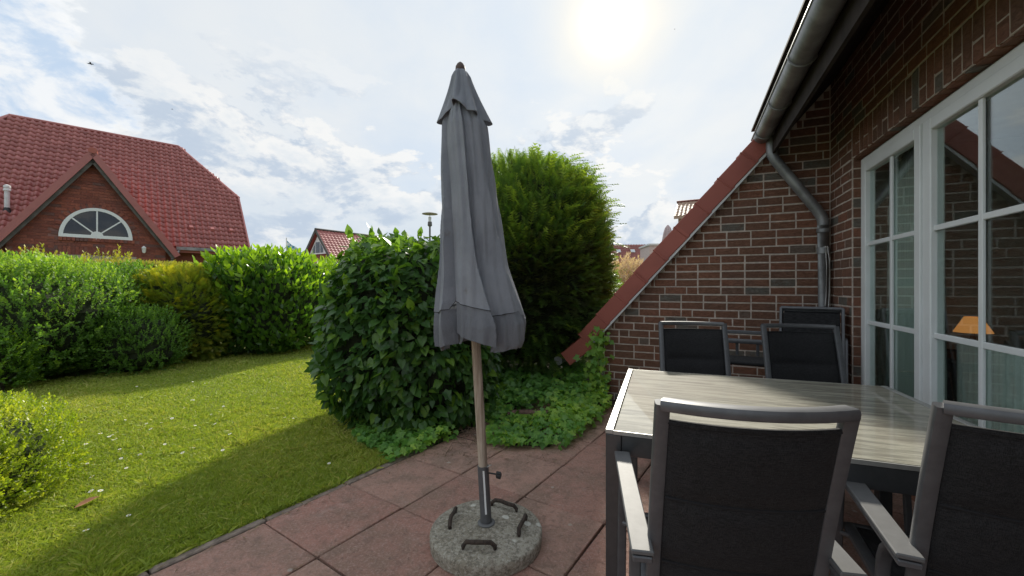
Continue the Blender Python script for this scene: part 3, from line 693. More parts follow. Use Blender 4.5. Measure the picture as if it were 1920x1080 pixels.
def bush(name, label, cat, c, rad, mat, tmpl, n, size, e=2.6, amp=0.07, seed=1, depth=0.25, mode='out', tipb=0.5, core=0.86, base_tone=0.35, group=None, zmin=-0.95, stems=True, bk=3, shoots=0, shoot_len=0.3, twig=None, brown=None, leaf_parts=0, coremat=None):
    root = thing(name, label, cat, (c[0], c[1], 0), 0, group); cc = np.array([0, 0, c[2]])
    d = sdir(n, zmin); # favour camera side and top slightly is not done: the plant is whole
    b = bumps(d, seed, bk); r = superr(d, rad, e) * (1 + amp * b)
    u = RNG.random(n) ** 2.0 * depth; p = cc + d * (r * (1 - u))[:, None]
    keep = p[:, 2] > 0.02; p, d, b, u = p[keep], d[keep], b[keep], u[keep]; m = len(p)
    nr = norm(d / (np.array(rad) ** 2)); up = np.array([0, 0, 1.0]); J = RNG.normal(size=(m, 3))
    if mode == 'hang': T = nr * 0.65 - up * 0.7 + J * 0.60; Nn = nr * 0.8 + up * 0.8 + RNG.normal(size=(m, 3)) * 0.55
    elif mode == 'up': T = nr * 0.5 + up * 0.8 + J * 0.40; Nn = nr + RNG.normal(size=(m, 3)) * 0.6
    elif mode == 'frond': T = nr * 0.95 + up * (0.28 + 0.5 * np.clip(d[:, 2:3], 0, 1)) + J * 0.28; Nn = up + nr * 0.5 + RNG.normal(size=(m, 3)) * 0.35
    else: T = nr * 0.6 + J * 0.7; Nn = nr + J[:, ::-1] * 0.6
    hgt = (p[:, 2] - 0) / (c[2] + rad[2])
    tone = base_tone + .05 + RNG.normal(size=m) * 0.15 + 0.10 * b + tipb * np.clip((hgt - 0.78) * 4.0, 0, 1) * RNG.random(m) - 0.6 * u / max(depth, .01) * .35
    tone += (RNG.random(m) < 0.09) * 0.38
    if brown is not None: tone -= brown(p + np.array([c[0], c[1], 0]))
    sz = size * RNG.uniform(0.65, 1.2, m)
    parts = []
    if leaf_parts:
        # the leaves that show largest from the terrace become parts of their own
        Wp = p + np.array([c[0], c[1], 0]); camv = np.array([0, 0, 1.3]) - Wp; dist = np.linalg.norm(camv, axis=1)
        face = np.abs((norm(Nn) * norm(camv)).sum(1)); front = (norm(nr) * norm(camv)).sum(1)
        score = np.where((front > 0.15) & (u < depth * 0.12), sz * np.sqrt(face) / dist, 0); idx = np.argsort(-score)[:leaf_parts]; msk = np.ones(m, bool); msk[idx] = False
        TT = norm(T); SS = norm(np.cross(TT, Nn)); ZZ = np.cross(SS, TT)
        metas = []
        for q in range(5):
            me = bpy.data.meshes.new('leaf'); me.from_pydata([tuple(v) for v in tmpl[0]], [], tmpl[1]); me.materials.append(mat)
            a = me.attributes.new('rnd', 'FLOAT', 'POINT'); a.data.foreach_set('value', [0.2 + 0.17 * q] * len(tmpl[0])); metas.append(me)
        for i in idx:
            o = bpy.data.objects.new('leaf', metas[int(np.clip((tone[i] - .1) * 6, 0, 4))]); C.objects.link(o); o.parent = root
            mt = Matrix(((SS[i, 0], TT[i, 0], ZZ[i, 0], p[i, 0]), (SS[i, 1], TT[i, 1], ZZ[i, 1], p[i, 1]), (SS[i, 2], TT[i, 2], ZZ[i, 2], p[i, 2]), (0, 0, 0, 1)))
            o.matrix_local = mt @ Matrix.Scale(float(sz[i]), 4)
        p, T, Nn, sz, tone = p[msk], T[msk], Nn[msk], sz[msk], tone[msk]
    parts.append(scatter(p, T, Nn, sz, tone, tmpl))
    if shoots:
        ds = sdir(shoots, 0.15); bs = bumps(ds, seed, bk); rs = superr(ds, rad, e) * (1 + amp * bs); ps = cc + ds * (rs * 0.93)[:, None]
        Ts = ds * 0.6 + up * 0.8 + RNG.normal(size=(shoots, 3)) * .25
        parts.append(scatter(ps, Ts, RNG.normal(size=(shoots, 3)), shoot_len * RNG.uniform(.5, 1.15, shoots), 0.75 + RNG.random(shoots) * .3, twig if twig is not None else tmpl))
    fast_mesh('foliage', parts, mat, root, kind='stuff')
    # solid dark twig-coloured core added against light leaking between leaves, and stems
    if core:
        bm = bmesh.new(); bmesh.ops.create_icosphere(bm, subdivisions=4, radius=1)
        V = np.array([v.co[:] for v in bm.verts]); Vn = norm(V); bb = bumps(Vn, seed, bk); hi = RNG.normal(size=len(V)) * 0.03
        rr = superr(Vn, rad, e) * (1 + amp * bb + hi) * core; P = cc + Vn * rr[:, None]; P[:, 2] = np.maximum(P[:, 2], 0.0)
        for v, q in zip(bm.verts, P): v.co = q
        me = bpy.data.meshes.new('dark_core'); bm.to_mesh(me); bm.free(); me.materials.append(coremat or M_core); o = bpy.data.objects.new('dark_core', me); C.objects.link(o); o.parent = root
    if stems:
        s = MB(); rr = random.Random(seed)
        for k in range(5):
            a = rr.uniform(0, 6.28); x = rad[0] * .25 * math.cos(a); y = rad[1] * .25 * math.sin(a)
            s.tube([(x * .5, y * .5, -.03), (x, y, c[2] * .5), (x * 2, y * 2, c[2])], 0.02, 6)
        s.build('trunk', M_bark, root, True)
    return root

# ---------------------------------------------------------------- the plants
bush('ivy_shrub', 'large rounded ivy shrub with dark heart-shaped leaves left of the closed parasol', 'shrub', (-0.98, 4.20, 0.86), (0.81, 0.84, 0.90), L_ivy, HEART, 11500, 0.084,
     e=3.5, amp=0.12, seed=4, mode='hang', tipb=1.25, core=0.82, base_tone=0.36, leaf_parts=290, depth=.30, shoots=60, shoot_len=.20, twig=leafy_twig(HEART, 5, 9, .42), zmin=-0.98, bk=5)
def yew_brown(P):
    v = np.exp(-((P[:, 2] - 1.35) / 0.55) ** 2 - ((P[:, 0] - 0.25) / 0.75) ** 2); return 0.42 * v
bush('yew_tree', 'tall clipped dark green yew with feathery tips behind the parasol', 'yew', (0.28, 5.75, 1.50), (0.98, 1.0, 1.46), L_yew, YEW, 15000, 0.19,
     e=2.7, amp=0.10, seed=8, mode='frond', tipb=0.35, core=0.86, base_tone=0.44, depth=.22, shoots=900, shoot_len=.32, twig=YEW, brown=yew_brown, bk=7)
def yew_sprays():
    y = bpy.data.objects['yew_tree']; n = 150
    a = RNG.uniform(-1.3, .9, n); z = RNG.uniform(1.9, 2.95, n); r = 0.93 * np.sqrt(np.clip(1 - np.abs((z - 1.5) / 1.5) ** 3.2, .05, 1))
    P = np.stack([r * np.cos(a), r * np.sin(a), z], 1); T = np.stack([np.cos(a) + .2, np.sin(a) * .7, .55 + RNG.normal(size=n) * .25], 1)
    fast_mesh('sprays', [scatter(P, T, np.array([0, 0, 1.0]) + RNG.normal(size=(n, 3)) * .3, RNG.uniform(.25, .50, n), .5 + RNG.random(n) * .35, frond(14, .13, .35, 7, .022))], L_yew, y, kind='stuff')
yew_sprays()
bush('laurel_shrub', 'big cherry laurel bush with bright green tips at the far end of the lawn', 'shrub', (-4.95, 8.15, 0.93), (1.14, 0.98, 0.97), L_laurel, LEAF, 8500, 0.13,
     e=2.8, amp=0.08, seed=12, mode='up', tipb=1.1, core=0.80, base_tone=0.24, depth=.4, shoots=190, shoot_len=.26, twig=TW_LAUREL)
bush('thuja_shrub', 'golden-yellow conifer shrub between the green shrubs of the hedge row', 'shrub', (-5.95, 7.3, 0.76), (0.82, 0.70, 0.84), L_thuja, THU, 5200, 0.17,
     e=2.5, amp=0.10, seed=21, mode='frond', tipb=0.8, core=0.78, base_tone=0.46, depth=.45)
bush('round_shrub', 'mid-green upright shrub just left of the golden conifer', 'shrub', (-6.75, 7.1, 0.80), (0.80, 0.8, 0.78), L_mid, TW_SMALL, 2300, 0.20,
     e=2.6, amp=0.10, seed=31, mode='up', tipb=0.6, core=0.82, depth=.3)
bush('low_shrub', 'low bright green shrub at the foot of the hedge row, before the golden conifer', 'shrub', (-5.85, 6.25, 0.42), (0.66, 0.5, 0.50), L_mid, TW_SMALL, 1700, 0.15,
     e=2.4, amp=0.10, seed=41, mode='up', tipb=0.5, core=0.82, depth=.3)
bush('spirea_shrub', 'broad light green shrub with small leaves at the left end of the hedge row', 'shrub', (-7.0, 5.80, 0.80), (1.22, 1.02, 0.78), L_spirea, TW_SMALL, 5200, 0.19,
     e=2.6, amp=0.10, seed=51, mode='up', tipb=0.9, core=0.80, depth=.4, base_tone=.38, shoots=200, shoot_len=.24, twig=TW_SMALL)
bush('leftmost_shrub'.replace('leftmost_', 'leafy_'), 'light green shrub cut by the left edge of the photo, beside the broad one', 'shrub', (-8.5, 4.2, 0.8), (1.2, 1.0, 0.8), L_spirea, TW_SMALL, 2600, 0.2,
     e=2.6, amp=0.10, seed=61, mode='up', tipb=0.6, core=0.82, depth=.3)
bush('yellow_shrub', 'small yellow-tipped sprig low at the left edge before the broad light green shrub', 'shrub', (-6.35, 5.0, 0.34), (0.34, 0.30, 0.40), L_laurel, TW_SMALL, 800, 0.15,
     e=2.2, amp=0.14, seed=71, mode='up', tipb=1.0, core=0.6, depth=.5, base_tone=.5)
bush('privet_shrub', 'bright yellow-green shrub peeping out between the laurel and the ivy', 'shrub', (-4.0, 9.9, 0.85), (0.85, 0.85, 0.95), L_laurel, TW_NARROW, 1800, 0.24,
     e=2.5, amp=0.12, seed=81, mode='up', tipb=0.6, core=0.80, depth=.35, base_tone=.72)
bush('elder_shrub', 'yellow-green sunlit shrub seen between the yew and the red verge tiles', 'shrub', (1.62, 7.6, 0.75), (0.42, 0.5, 0.85), L_laurel, THU, 1500, 0.2,
     e=2.3, amp=0.12, seed=91, mode='frond', tipb=0.4, core=0.75, depth=.4, base_tone=.62)
bush('willow_shrub', 'pink and cream dappled willow bush behind the roof verge', 'shrub', (3.05, 10.6, 0.88), (0.85, 0.8, 0.95), L_pink, TW_PINK, 3000, 0.22,
     e=2.3, amp=0.14, seed=101, mode='up', tipb=0.5, core=0.72, depth=.4, base_tone=.55, shoots=160, shoot_len=.38, twig=TW_PINK, coremat=simple('willow_core', (0.25, 0.16, 0.10), .9))  # solid core added against light leaks, coloured like willow twigs
bush('conifer_shrub', 'small dark green conifer left of the pink willow bush', 'shrub', (4.0, 15.5, 0.95), (0.75, 0.6, 1.15), L_mid, THU, 1800, 0.2, e=2.4, amp=0.08, seed=111, mode='frond', tipb=0.2, base_tone=.4)
bush('box_hedge', 'clipped yellow-green box bush in the left foreground beside the lawn', 'hedge', (-3.64, 1.80, 0.22), (0.84, 1.08, 0.34), L_box, TW_SMALL, 20000, 0.09,
     e=4.2, amp=0.05, seed=121, mode='up', tipb=0.45, core=0.86, base_tone=0.58, depth=.13, zmin=-.9, bk=6, coremat=simple('box_core', (.055, .085, .02), .9, var=.5, scale=60, bumpd=.02))  # solid core added inside to stop light leaks, here leaf green

def long_hedge(name, label, p0, p1, h, th, mat, n, size, seed):
    p0 = np.array(p0, float); p1 = np.array(p1, float); L = np.linalg.norm(p1 - p0); a = (p1 - p0) / L; q = np.array([a[1], -a[0]])
    root = thing(name, label, 'hedge', (p0[0], p0[1], 0))
    m = n; s = RNG.random(m) * L; side = RNG.random(m)
    top = side < .5; off = np.where(top, RNG.uniform(-th, th, m), np.where(side < .88, th, -th)); z = np.where(top, h, RNG.random(m) * h)
    z = z + RNG.normal(size=m) * .012 - np.abs(RNG.normal(size=m)) * .02; off = off + RNG.normal(size=m) * .02 + .03 * np.sin(s * 3)
    P = np.stack([a[0] * s + q[0] * off, a[1] * s + q[1] * off, z], 1)
    nr = np.where(top[:, None], np.array([0, 0, 1.0]), np.stack([q[0] * np.sign(off), q[1] * np.sign(off), np.zeros(m)], 1))
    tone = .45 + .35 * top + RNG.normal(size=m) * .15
    fast_mesh('foliage', [scatter(P, nr * .7 + RNG.normal(size=(m, 3)) * .4, RNG.normal(size=(m, 3)), size * RNG.uniform(.6, 1.2, m), tone, TW_SMALL)], mat, root, kind='stuff')
    b = MB(); b.bar((0, 0, h / 2 - .02), (a[0] * L, a[1] * L, h / 2 - .02), 2 * th - .06, h - .07); b.build('dark_core', M_core, root)  # solid dark bar added inside to block light through the leaves
    return root
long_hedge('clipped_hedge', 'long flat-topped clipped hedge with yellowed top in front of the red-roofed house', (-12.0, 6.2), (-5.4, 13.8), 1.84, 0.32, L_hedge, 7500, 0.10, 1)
def wild_shoots():
    root = thing('tall_shoots', 'feathery yellow-green shoots rising above the hedge at the left edge', 'plant', (-11.4, 9.6, 0))
    n = 90; s = RNG.random(n); P = np.stack([(s - .5) * 2.3, (s - .5) * 2.6 + RNG.normal(size=n) * .15, 1.72 + RNG.random(n) * .3 * np.abs(np.sin(s * 9))], 1)
    fast_mesh('foliage', [scatter(P, np.array([0, 0, 1.0]) + RNG.normal(size=(n, 3)) * .22, RNG.normal(size=(n, 3)), .34 * RNG.uniform(.6, 1.2, n), .6 + RNG.random(n) * .4, TW_SMALL)], L_hedge, root, kind='stuff')
    m = MB()
    for k in range(14):
        s = k / 13 - .5; m.tube([(s * 2.3, s * 2.6, 0), (s * 2.3 + .03, s * 2.6, 1.9)], .008, 5)
    m.build('stems', M_bark, root)
wild_shoots()

def in_poly(x, y, poly):
    ins = np.zeros(len(x), bool); j = len(poly) - 1
    for i in range(len(poly)):
        xi, yi = poly[i]; xj, yj = poly[j]
        c = ((yi > y) != (yj > y)) & (x < (xj - xi) * (y - yi) / (yj - yi + 1e-12) + xi); ins ^= c; j = i
    return ins
def ground_ivy():
    poly = [(-1.35, 3.45), (-1.02, 3.12), (-0.86, 2.98), (-0.68, 3.18), (-0.5, 3.45), (-0.28, 3.42), (-0.22, 3.28), (0.05, 3.20), (0.28, 3.26), (0.42, 3.20), (0.58, 3.45), (0.80, 3.78), (1.03, 4.30), (1.10, 4.75), (0.9, 5.3), (-0.4, 5.4), (-1.5, 4.6)]
    bed = tag(mk('ivy_bed_soil', [(x, y, -0.001) for x, y in [(-1.40, 3.45), (-1.0, 3.25), (-0.35, 3.38), (0.3, 3.28), (0.95, 4.35), (1.15, 5.0), (1.2, 7.5), (-2.2, 7.5), (-2.1, 4.4)]], [tuple(range(9))], M_soil), kind='structure')
    root = thing('ground_ivy', 'patch of bright ground ivy creeping over the terrace edge behind the parasol base', 'ivy', (0, 4.0, 0))
    n = 9000; x = RNG.uniform(-1.5, 1.2, n); y = RNG.uniform(2.9, 5.5, n); k = in_poly(x, y, poly); x, y = x[k], y[k]
    # bare spots: a log at the right and twigs left of the pole
    bare = (((x - 0.18) / 0.24) ** 2 + ((y - 4.0) / 0.13) ** 2 < 1) | (((x + 0.36) / 0.17) ** 2 + ((y - 3.62) / 0.24) ** 2 < 1); x, y = x[~bare], y[~bare]; m = len(x)
    hh = 0.05 + 0.07 * (np.sin(x * 5 + y * 3) + 1) * .5 + np.clip((y - 3.6) * 0.13, 0, .22); z = hh * RNG.random(m) ** .5
    P = np.stack([x, y - 4.0, z + .015], 1); J = RNG.normal(size=(m, 3))
    T = np.stack([J[:, 0] * .7, -0.5 + J[:, 1] * .6, -0.15 + J[:, 2] * .25], 1); Nn = np.array([0, -.55, 1.0]) + RNG.normal(size=(m, 3)) * .42
    tone = .50 + RNG.normal(size=m) * .16 + .35 * np.clip((x - .2), 0, .7) + .2 * (np.sin(x * 4.1) * np.sin(y * 5.3)) - .35 * np.clip(y - 4.2, 0, 1); sz = .066 * RNG.uniform(.55, 1.2, m)
    # the largest-showing leaves are parts
    W = P + np.array([0, 4.0, 0]); cv = np.array([0, 0, 1.3]) - W; sc = sz / np.linalg.norm(cv, axis=1) * (z > hh * .75); idx = np.argsort(-sc)[:290]; msk = np.ones(m, bool); msk[idx] = False
    TT = norm(T); SS = norm(np.cross(TT, Nn)); ZZ = np.cross(SS, TT); metas = []
    for q in range(5):
        me = bpy.data.meshes.new('leaf'); me.from_pydata([tuple(v) for v in IVY[0]], [], IVY[1]); me.materials.append(L_ivyg)
        a = me.attributes.new('rnd', 'FLOAT', 'POINT'); a.data.foreach_set('value', [0.2 + 0.17 * q] * len(IVY[0])); metas.append(me)
    for i in idx:
        o = bpy.data.objects.new('leaf', metas[int(np.clip((tone[i] - .1) * 6, 0, 4))]); C.objects.link(o); o.parent = root
        o.matrix_local = Matrix(((SS[i, 0], TT[i, 0], ZZ[i, 0], P[i, 0]), (SS[i, 1], TT[i, 1], ZZ[i, 1], P[i, 1]), (SS[i, 2], TT[i, 2], ZZ[i, 2], P[i, 2]), (0, 0, 0, 1))) @ Matrix.Scale(float(sz[i]), 4)
    fast_mesh('foliage', [scatter(P[msk], T[msk], Nn[msk], sz[msk], tone[msk], IVY)], L_ivyg, root, kind='stuff')
    s = MB(); rr = random.Random(5)
    for k in range(46):
        a = rr.uniform(0, 6.28); x0, y0 = rr.gauss(-.36, .12), rr.gauss(-.42, .14); l = rr.uniform(.08, .3)
        s.tube([(x0, y0, .012), (x0 + l * .5 * math.cos(a), y0 + l * .5 * math.sin(a), rr.uniform(.01, .07)), (x0 + l * math.cos(a + .3), y0 + l * math.sin(a + .3), .012)], .0025, 5)
    s.build('stems', simple('dry_twig', (0.20, 0.14, 0.09), 0.9), root)
    # climbing ivy at the wall foot
    n = 150; t = RNG.random(n); cl = thing('wall_ivy', 'strand of ivy climbing the left end of the brick gable wall', 'ivy', (1.0, 4.66, 0))
    P = np.stack([RNG.normal(size=n) * .07 - .03 + .02 * np.sin(t * 9), RNG.normal(size=n) * .05, t * .85], 1)
    fast_mesh('foliage', [scatter(P, np.array([0, -.2, -1.0]) + RNG.normal(size=(n, 3)) * .5, np.array([-.2, -1, .3]) + RNG.normal(size=(n, 3)) * .3, .07 * RNG.uniform(.6, 1.2, n), .5 + RNG.random(n) * .35, IVY)], L_ivyg, cl, kind='stuff')
    MB().tube([(0, .05, 0), (.02, .05, .4), (-.04, .05, .85)], .006, 6).build('stem', M_bark, cl)
    lg = MB(); lg.sweep([(-.24, .02, .03), (-.05, 0, .045), (.2, .02, .03)], .10, .06, n=10, sq=.8)
    o = tag(lg.build('log', simple('red_brown_log', (0.17, 0.10, 0.075), 0.9, var=.4, scale=30, bumpd=.004), None, True), 'weathered reddish log lying in the ivy behind the parasol', 'log'); o.location = (0.20, 4.02, 0)
ground_ivy()

def grass():
    poly = [(-14, -1), (-3.0, 0.0)] + [tuple(CURB0 + CD * t - CX * .055) for t in (-2.2, -1, 0, 1.3)] + [(-1.6, 5.2), (-2.2, 7), (-3.0, 9.6), (-4.2, 10.2), (-5.2, 8.2), (-5.9, 6.9), (-6.4, 5.6), (-7.6, 4.5), (-9, 3.2), (-14, 2)]
    n = 1500000; Y = 1.1 + 8.6 * RNG.random(n) ** 1.25; X = -Y * RNG.uniform(-0.05, 1.40, n); k = in_poly(X, Y, poly); X, Y = X[k], Y[k]
    dens = np.clip(3.2 / np.sqrt(X * X + Y * Y), .30, 1) ; k = RNG.random(len(X)) < dens * .55; X, Y = X[k], Y[k]; m = len(X); D = np.hypot(X, Y)
    pt = (np.sin(X * 2.1 + 1.3 * np.sin(Y * 1.3)) + np.sin(Y * 2.7 + X * .9) + np.sin(X * 7 + Y * 5) * .5 + np.sin(X * 19 - Y * 13) * .4) / 3
    tone = .42 + .26 * pt + RNG.normal(size=m) * .19 + (RNG.random(m) < .12) * .5
    edge = np.abs((X - CURB0.x) * CX.x + (Y - CURB0.y) * CX.y); tuft = np.clip(1 - (edge - .05) / .10, 0, 1) * (RNG.random(m) < .4); h = .027 * RNG.uniform(.5, 1.35, m) * (1 + .45 * pt + 1.1 * tuft) * (1 + .5 * (np.sin(X * 11 + 2 * np.sin(Y * 7)) * np.sin(Y * 9 + X * 3) > .75)); w = .0015 * (1 + D * .45) * RNG.uniform(.7, 1.3, m)
    a = RNG.uniform(0, 6.283, m); la = RNG.uniform(0, 6.283, m); ln = np.abs(RNG.normal(size=m)) * .8 * h
    z0 = np.full(m, -.014)
    A = np.stack([X - np.cos(a) * w, Y - np.sin(a) * w, z0], 1); B = np.stack([X + np.cos(a) * w, Y + np.sin(a) * w, z0], 1)
    Cc = np.stack([X + np.cos(la) * ln * .35 + np.cos(a) * w * .7, Y + np.sin(la) * ln * .35 + np.sin(a) * w * .7, z0 + h * .6], 1)
    T = np.stack([X + np.cos(la) * ln, Y + np.sin(la) * ln, z0 + h], 1)
    V = np.stack([A, B, Cc, T], 1).reshape(-1, 3)
    o = fast_mesh('grass', [(V, [(0, 1, 2), (0, 2, 3)], 4, m, np.repeat(tone, 4))], L_grass, None, 'stuff')
    tag(o, 'short sunlit lawn grass', 'grass', kind='stuff'); print('grass blades', m)
grass()
def litter():
    rr = random.Random(8); m = MB()
    for k in range(420):
        t_ = rr.random()
        if t_ < .5: x = rr.uniform(-1.0, .95); y = 3.12 + .10 * abs(rr.gauss(0, 1)) * -1 + (max(0, x - .4)) * 1.6 + rr.uniform(-.02, .15)
        elif t_ < .8: q = CURB0 + CD * rr.uniform(-2.4, 1.0) + CX * abs(rr.gauss(0, .05)); x, y = q
        else: q = cp(rr.randint(0, 4), rr.uniform(-3, 2)) + CX * rr.gauss(0, .008); x, y = q
        a = rr.uniform(0, 6.28); l = rr.uniform(.006, .03); w = rr.uniform(.0012, .004); c, s_ = math.cos(a), math.sin(a); z = rr.uniform(.004, .007)
        m.add([(x - c * l, y - s_ * l, z), (x - s_ * w, y + c * w, z + .002), (x + c * l, y + s_ * l, z + rr.uniform(0, .006)), (x + s_ * w, y - c * w, z + .001)], [(0, 1, 2), (0, 2, 3)], rr.random())
    t = NT('plant_litter'); r = t.rnd(); t.set(t.b.inputs['Base Color'], t.ramp(r, [(0, (.10, .06, .035)), (.5, (.28, .19, .10)), (.8, (.16, .10, .06)), (1, (.36, .32, .16))])); t.b.inputs['Roughness'].default_value = .9
    tag(mk('plant_litter', m.V, m.F, t.m, attr=m.A), 'scattered dry bits of leaf and twig on the terrace slabs', 'litter', kind='stuff')
litter()
def lawn_bits():
    Mw = simple('daisy_white', (0.8, 0.8, 0.75), 0.7); My = simple('daisy_yellow', (0.7, 0.5, 0.05), 0.7)
    rr = random.Random(3); src = None
    spots = [(rr.gauss(230, 70), rr.gauss(835, 35)) for _ in range(34)] + [(rr.gauss(180, 40), rr.gauss(930, 40)) for _ in range(7)] + [(rr.uniform(120, 560), rr.uniform(715, 850)) for _ in range(24)] + [(617, 870), (470, 905)]
    for px, py in spots:
        if py < 700 or px < 60: continue
        Y = 760 * 1.28 / (py - 537); X = (px - 960) / 760 * Y
        if src is None:
            d = thing('daisy', 'tiny white daisy flower in the lawn', 'daisy', (0, 0, 0), 0, 'daisies in the lawn')
            m = MB()
            for k in range(9):
                a = k * 6.283 / 9; m.add([(0, 0, 0), (.010 * math.cos(a - .3), .010 * math.sin(a - .3), .001), (.0135 * math.cos(a), .0135 * math.sin(a), .002), (.010 * math.cos(a + .3), .010 * math.sin(a + .3), .001)], [(0, 1, 2), (0, 2, 3)])
            m1 = m.build('petals', Mw, d); m2 = MB().lathe([(0, .004), (.003, .003), (.004, 0)], 8).build('flower_centre', My, d); src = d; kids = (m1, m2); o = d
        else:
            o = src.copy(); C.objects.link(o)
            for q in kids: c = q.copy(); C.objects.link(c); c.parent = o
        o.location = (X, Y, .024); o.rotation_euler = (R(rr.uniform(-25, 25)), R(rr.uniform(-25, 25)), rr.uniform(0, 6)); s = rr.uniform(.7, 1.3); o.scale = (s, s, s)
    V = [(0, 0, .0), (.02, .03, .006), (.022, .07, .01), (0, .11, .004), (-.022, .07, .012), (-.02, .03, .008), (0, .05, 0)]
    o = tag(mk('fallen_leaf', V, [(0, 1, 6), (1, 2, 6), (2, 3, 6), (3, 4, 6), (4, 5, 6), (5, 0, 6)], simple('dead_leaf', (0.42, 0.20, 0.10), 0.8)), 'single dry orange leaf lying on the lawn near the box bush', 'leaf')
    o.location = (-2.52, 2.33, .025); o.rotation_euler = (.2, .1, -.6)
lawn_bits()

# ---------------------------------------------------------------- parasol and its base
def parasol():
    bx, by = -0.131, 2.07
    lean = (-0.267 + 0.131) / (2.436 - 0.09)
    base = thing('parasol_stand', 'round mossy concrete parasol stand with four rusty handles and steel tube', 'parasol stand', (bx, by, 0.0))
    pr = [(0, 0), (.276, 0), (.281, .004), (.284, .03), (.284, .058), (.281, .065), (.275, .069), (.2, .076), (.1, .088), (.03, .092), (0, .092)]
    cs = MB().lathe(pr, 72).build('concrete_disc', M_concrete, base, True)
    src = None
    for k, a in enumerate((R(-97), R(-5), R(62), R(165))):
        if src is None:
            pts = [(-.075, 0, -.02), (-.075, 0, .012), (-.060, .004, .030), (-.02, .002, .030), (.02, -.004, .034), (.055, -.002, .032), (.075, 0, .014), (.075, 0, -.02)]
            src = MB().tube(pts, .0105, 10).build('handle', M_rust, base, True); o = src
        else: o = inst(src)
        o.location = (.185 * math.cos(a), .185 * math.sin(a), .078); o.rotation_euler = (0, 0, a + math.pi / 2 + R((6, -10, 4, 12)[k]))
    MB().lathe([(.030, .09), (.043, .091), (.045, .096), (.040, .101), (.030, .102)], 32).build('collar', M_alu_l, base, True)
    t0 = Vector((0, 0, .085)); t1 = Vector((lean * .30, 0, .385))
    MB().tube([t0, t0.lerp(t1, .5), t1], .0285, 24).build('tube', M_alu_f, base, True)
    st = MB(); st.bar(t0.lerp(t1, .22) + Vector((0.004, -.0288, 0)), t0.lerp(t1, .95) + Vector((0.004, -.0288, 0)), .009, .0012, up=(0, 1, 0)); st.build('sticker', M_white, base)
    kn = MB(); kn.tube([(.012, -.01, .352), (.060, -.022, .350)], .004, 8)
    for k in range(6):
        a = k * math.pi / 3; kn.tube([(.052, -.020 + .011 * math.cos(a), .348 + .011 * math.sin(a)), (.074, -.026 + .011 * math.cos(a), .346 + .011 * math.sin(a))], .0062, 8)
    kn.tube([(.052, -.02, .348), (.076, -.026, .346)], .012, 12); kn.build('knob', M_black, base, True)
    kn = MB(); kn.tube([(.005, -.027, .388), (.018, -.024, .395), (.026, -.010, .393)], .002, 6); kn.build('clip', M_rim, base, True)
    # parasol
    ps = thing('parasol', 'closed grey fabric parasol on a leaning weathered wooden pole', 'parasol', (bx, by, .10))
    ax = lambda z: lean * (z - .09)
    MB().tube([(ax(z), 0, z - .10) for z in (.13, .8, 1.5, 2.38)], .0235, 24).build('pole', M_pole, ps, True)
    fn = MB().lathe([(0, 0), (.012, .0), (.016, .008), (.019, .022), (.018, .034), (.012, .045), (.004, .052), (0, .053)], 20); o = fn.build('finial', simple('finial_wood', (.10, .06, .045), .6), ps, True); o.location = (ax(2.38), 0, 2.275); o.scale = (1.35, 1.35, 1.35)
    S = 2.07 / 760
    zf = lambda py: 1.3 + (537 - py) * S
    keys = [(165, 14, 865), (190, 22, 867), (215, 34, 869), (240, 43, 872), (300, 48, 874), (400, 57, 880), (500, 67, 888), (560, 78, 895), (605, 88, 900), (640, 86, 899), (660, 80, 896)]
    ky = [k[0] for k in keys]; kr = [k[1] * S for k in keys]; kx = [(k[2] - 960) * S - bx for k in keys]
    NT_, NZ = 288, 120
    edges = np.array([0.0, 0.16, 0.30, 0.47, 0.60, 0.73, 0.88, 1.0])   # uneven flap borders round the pole
    def sect(th, py, seed=0.0):
        r0 = np.interp(py, ky, kr); s = (py - 165) / 490
        u = ((th / (2 * math.pi)) + 0.655 + 0.085 * (1 - s) ** 1.3 * 1.0 + .010 * math.sin(s * 7 + th * 2)) % 1.0
        i = int(np.searchsorted(edges, u, 'right') - 1); i = min(max(i, 0), len(edges) - 2); q = (u - edges[i]) / (edges[i + 1] - edges[i])
        # each flap swells from tucked-in (q=0) to its proud folded edge (q=1), then drops sharply
        sh = min(1.0, max(0.0, (1 - q) / 0.05)); sh = sh * sh * (3 - 2 * sh)
        prof = (0.40 + 0.60 * q ** 0.75) * sh + 0.44 * (1 - sh)
        rip = .035 * math.sin(th * 9 + s * 5 + i) * s + .03 * math.sin(th * 17 + i * 2 - s * 9) * (1 - s * .5) + .028 * math.sin(23 * th + 3 * math.sin(6 * s + i)) + .02 * math.sin(s * 22 + i * 2.1 + th * 3)
        amp = 0.45 + 0.55 * min(1, s * 1.6 + .1)
        f = 1 - amp * (1 - prof) * 0.62 + rip * .6
        hem = [0, 14, -10, 10, 18, -6, 4][i % 7] + (q - .5) * [22, -30, 24, -14, 26, -20, 18][i % 7]
        return r0 * f * 1.02, hem
    def cloth(name, py0, py1, mat, hemfix, shrink=1.0, parent=ps, nz=NZ, inner=True):
        V = []; F = []
        for j in range(nz + 1):
            for k in range(NT_):
                th = 2 * math.pi * k / NT_; t = j / nz
                _, hem = sect(th, py1); a = py0 + (hemfix[0] * hem); b = py1 + hemfix[1] * hem; py = a + (b - a) * t
                r, _ = sect(th, py); r *= shrink; cx = np.interp(py, ky, kx); r *= 1 + .10 * max(0, math.cos(th - .15)) ** 8 * min(1, max(0, (py - 420) / 180))
                V.append((cx + r * math.cos(th), r * math.sin(th) * .92, zf(py) - .10))
        F = [(j * NT_ + k, j * NT_ + (k + 1) % NT_, (j + 1) * NT_ + (k + 1) % NT_, (j + 1) * NT_ + k) for j in range(nz) for k in range(NT_)]
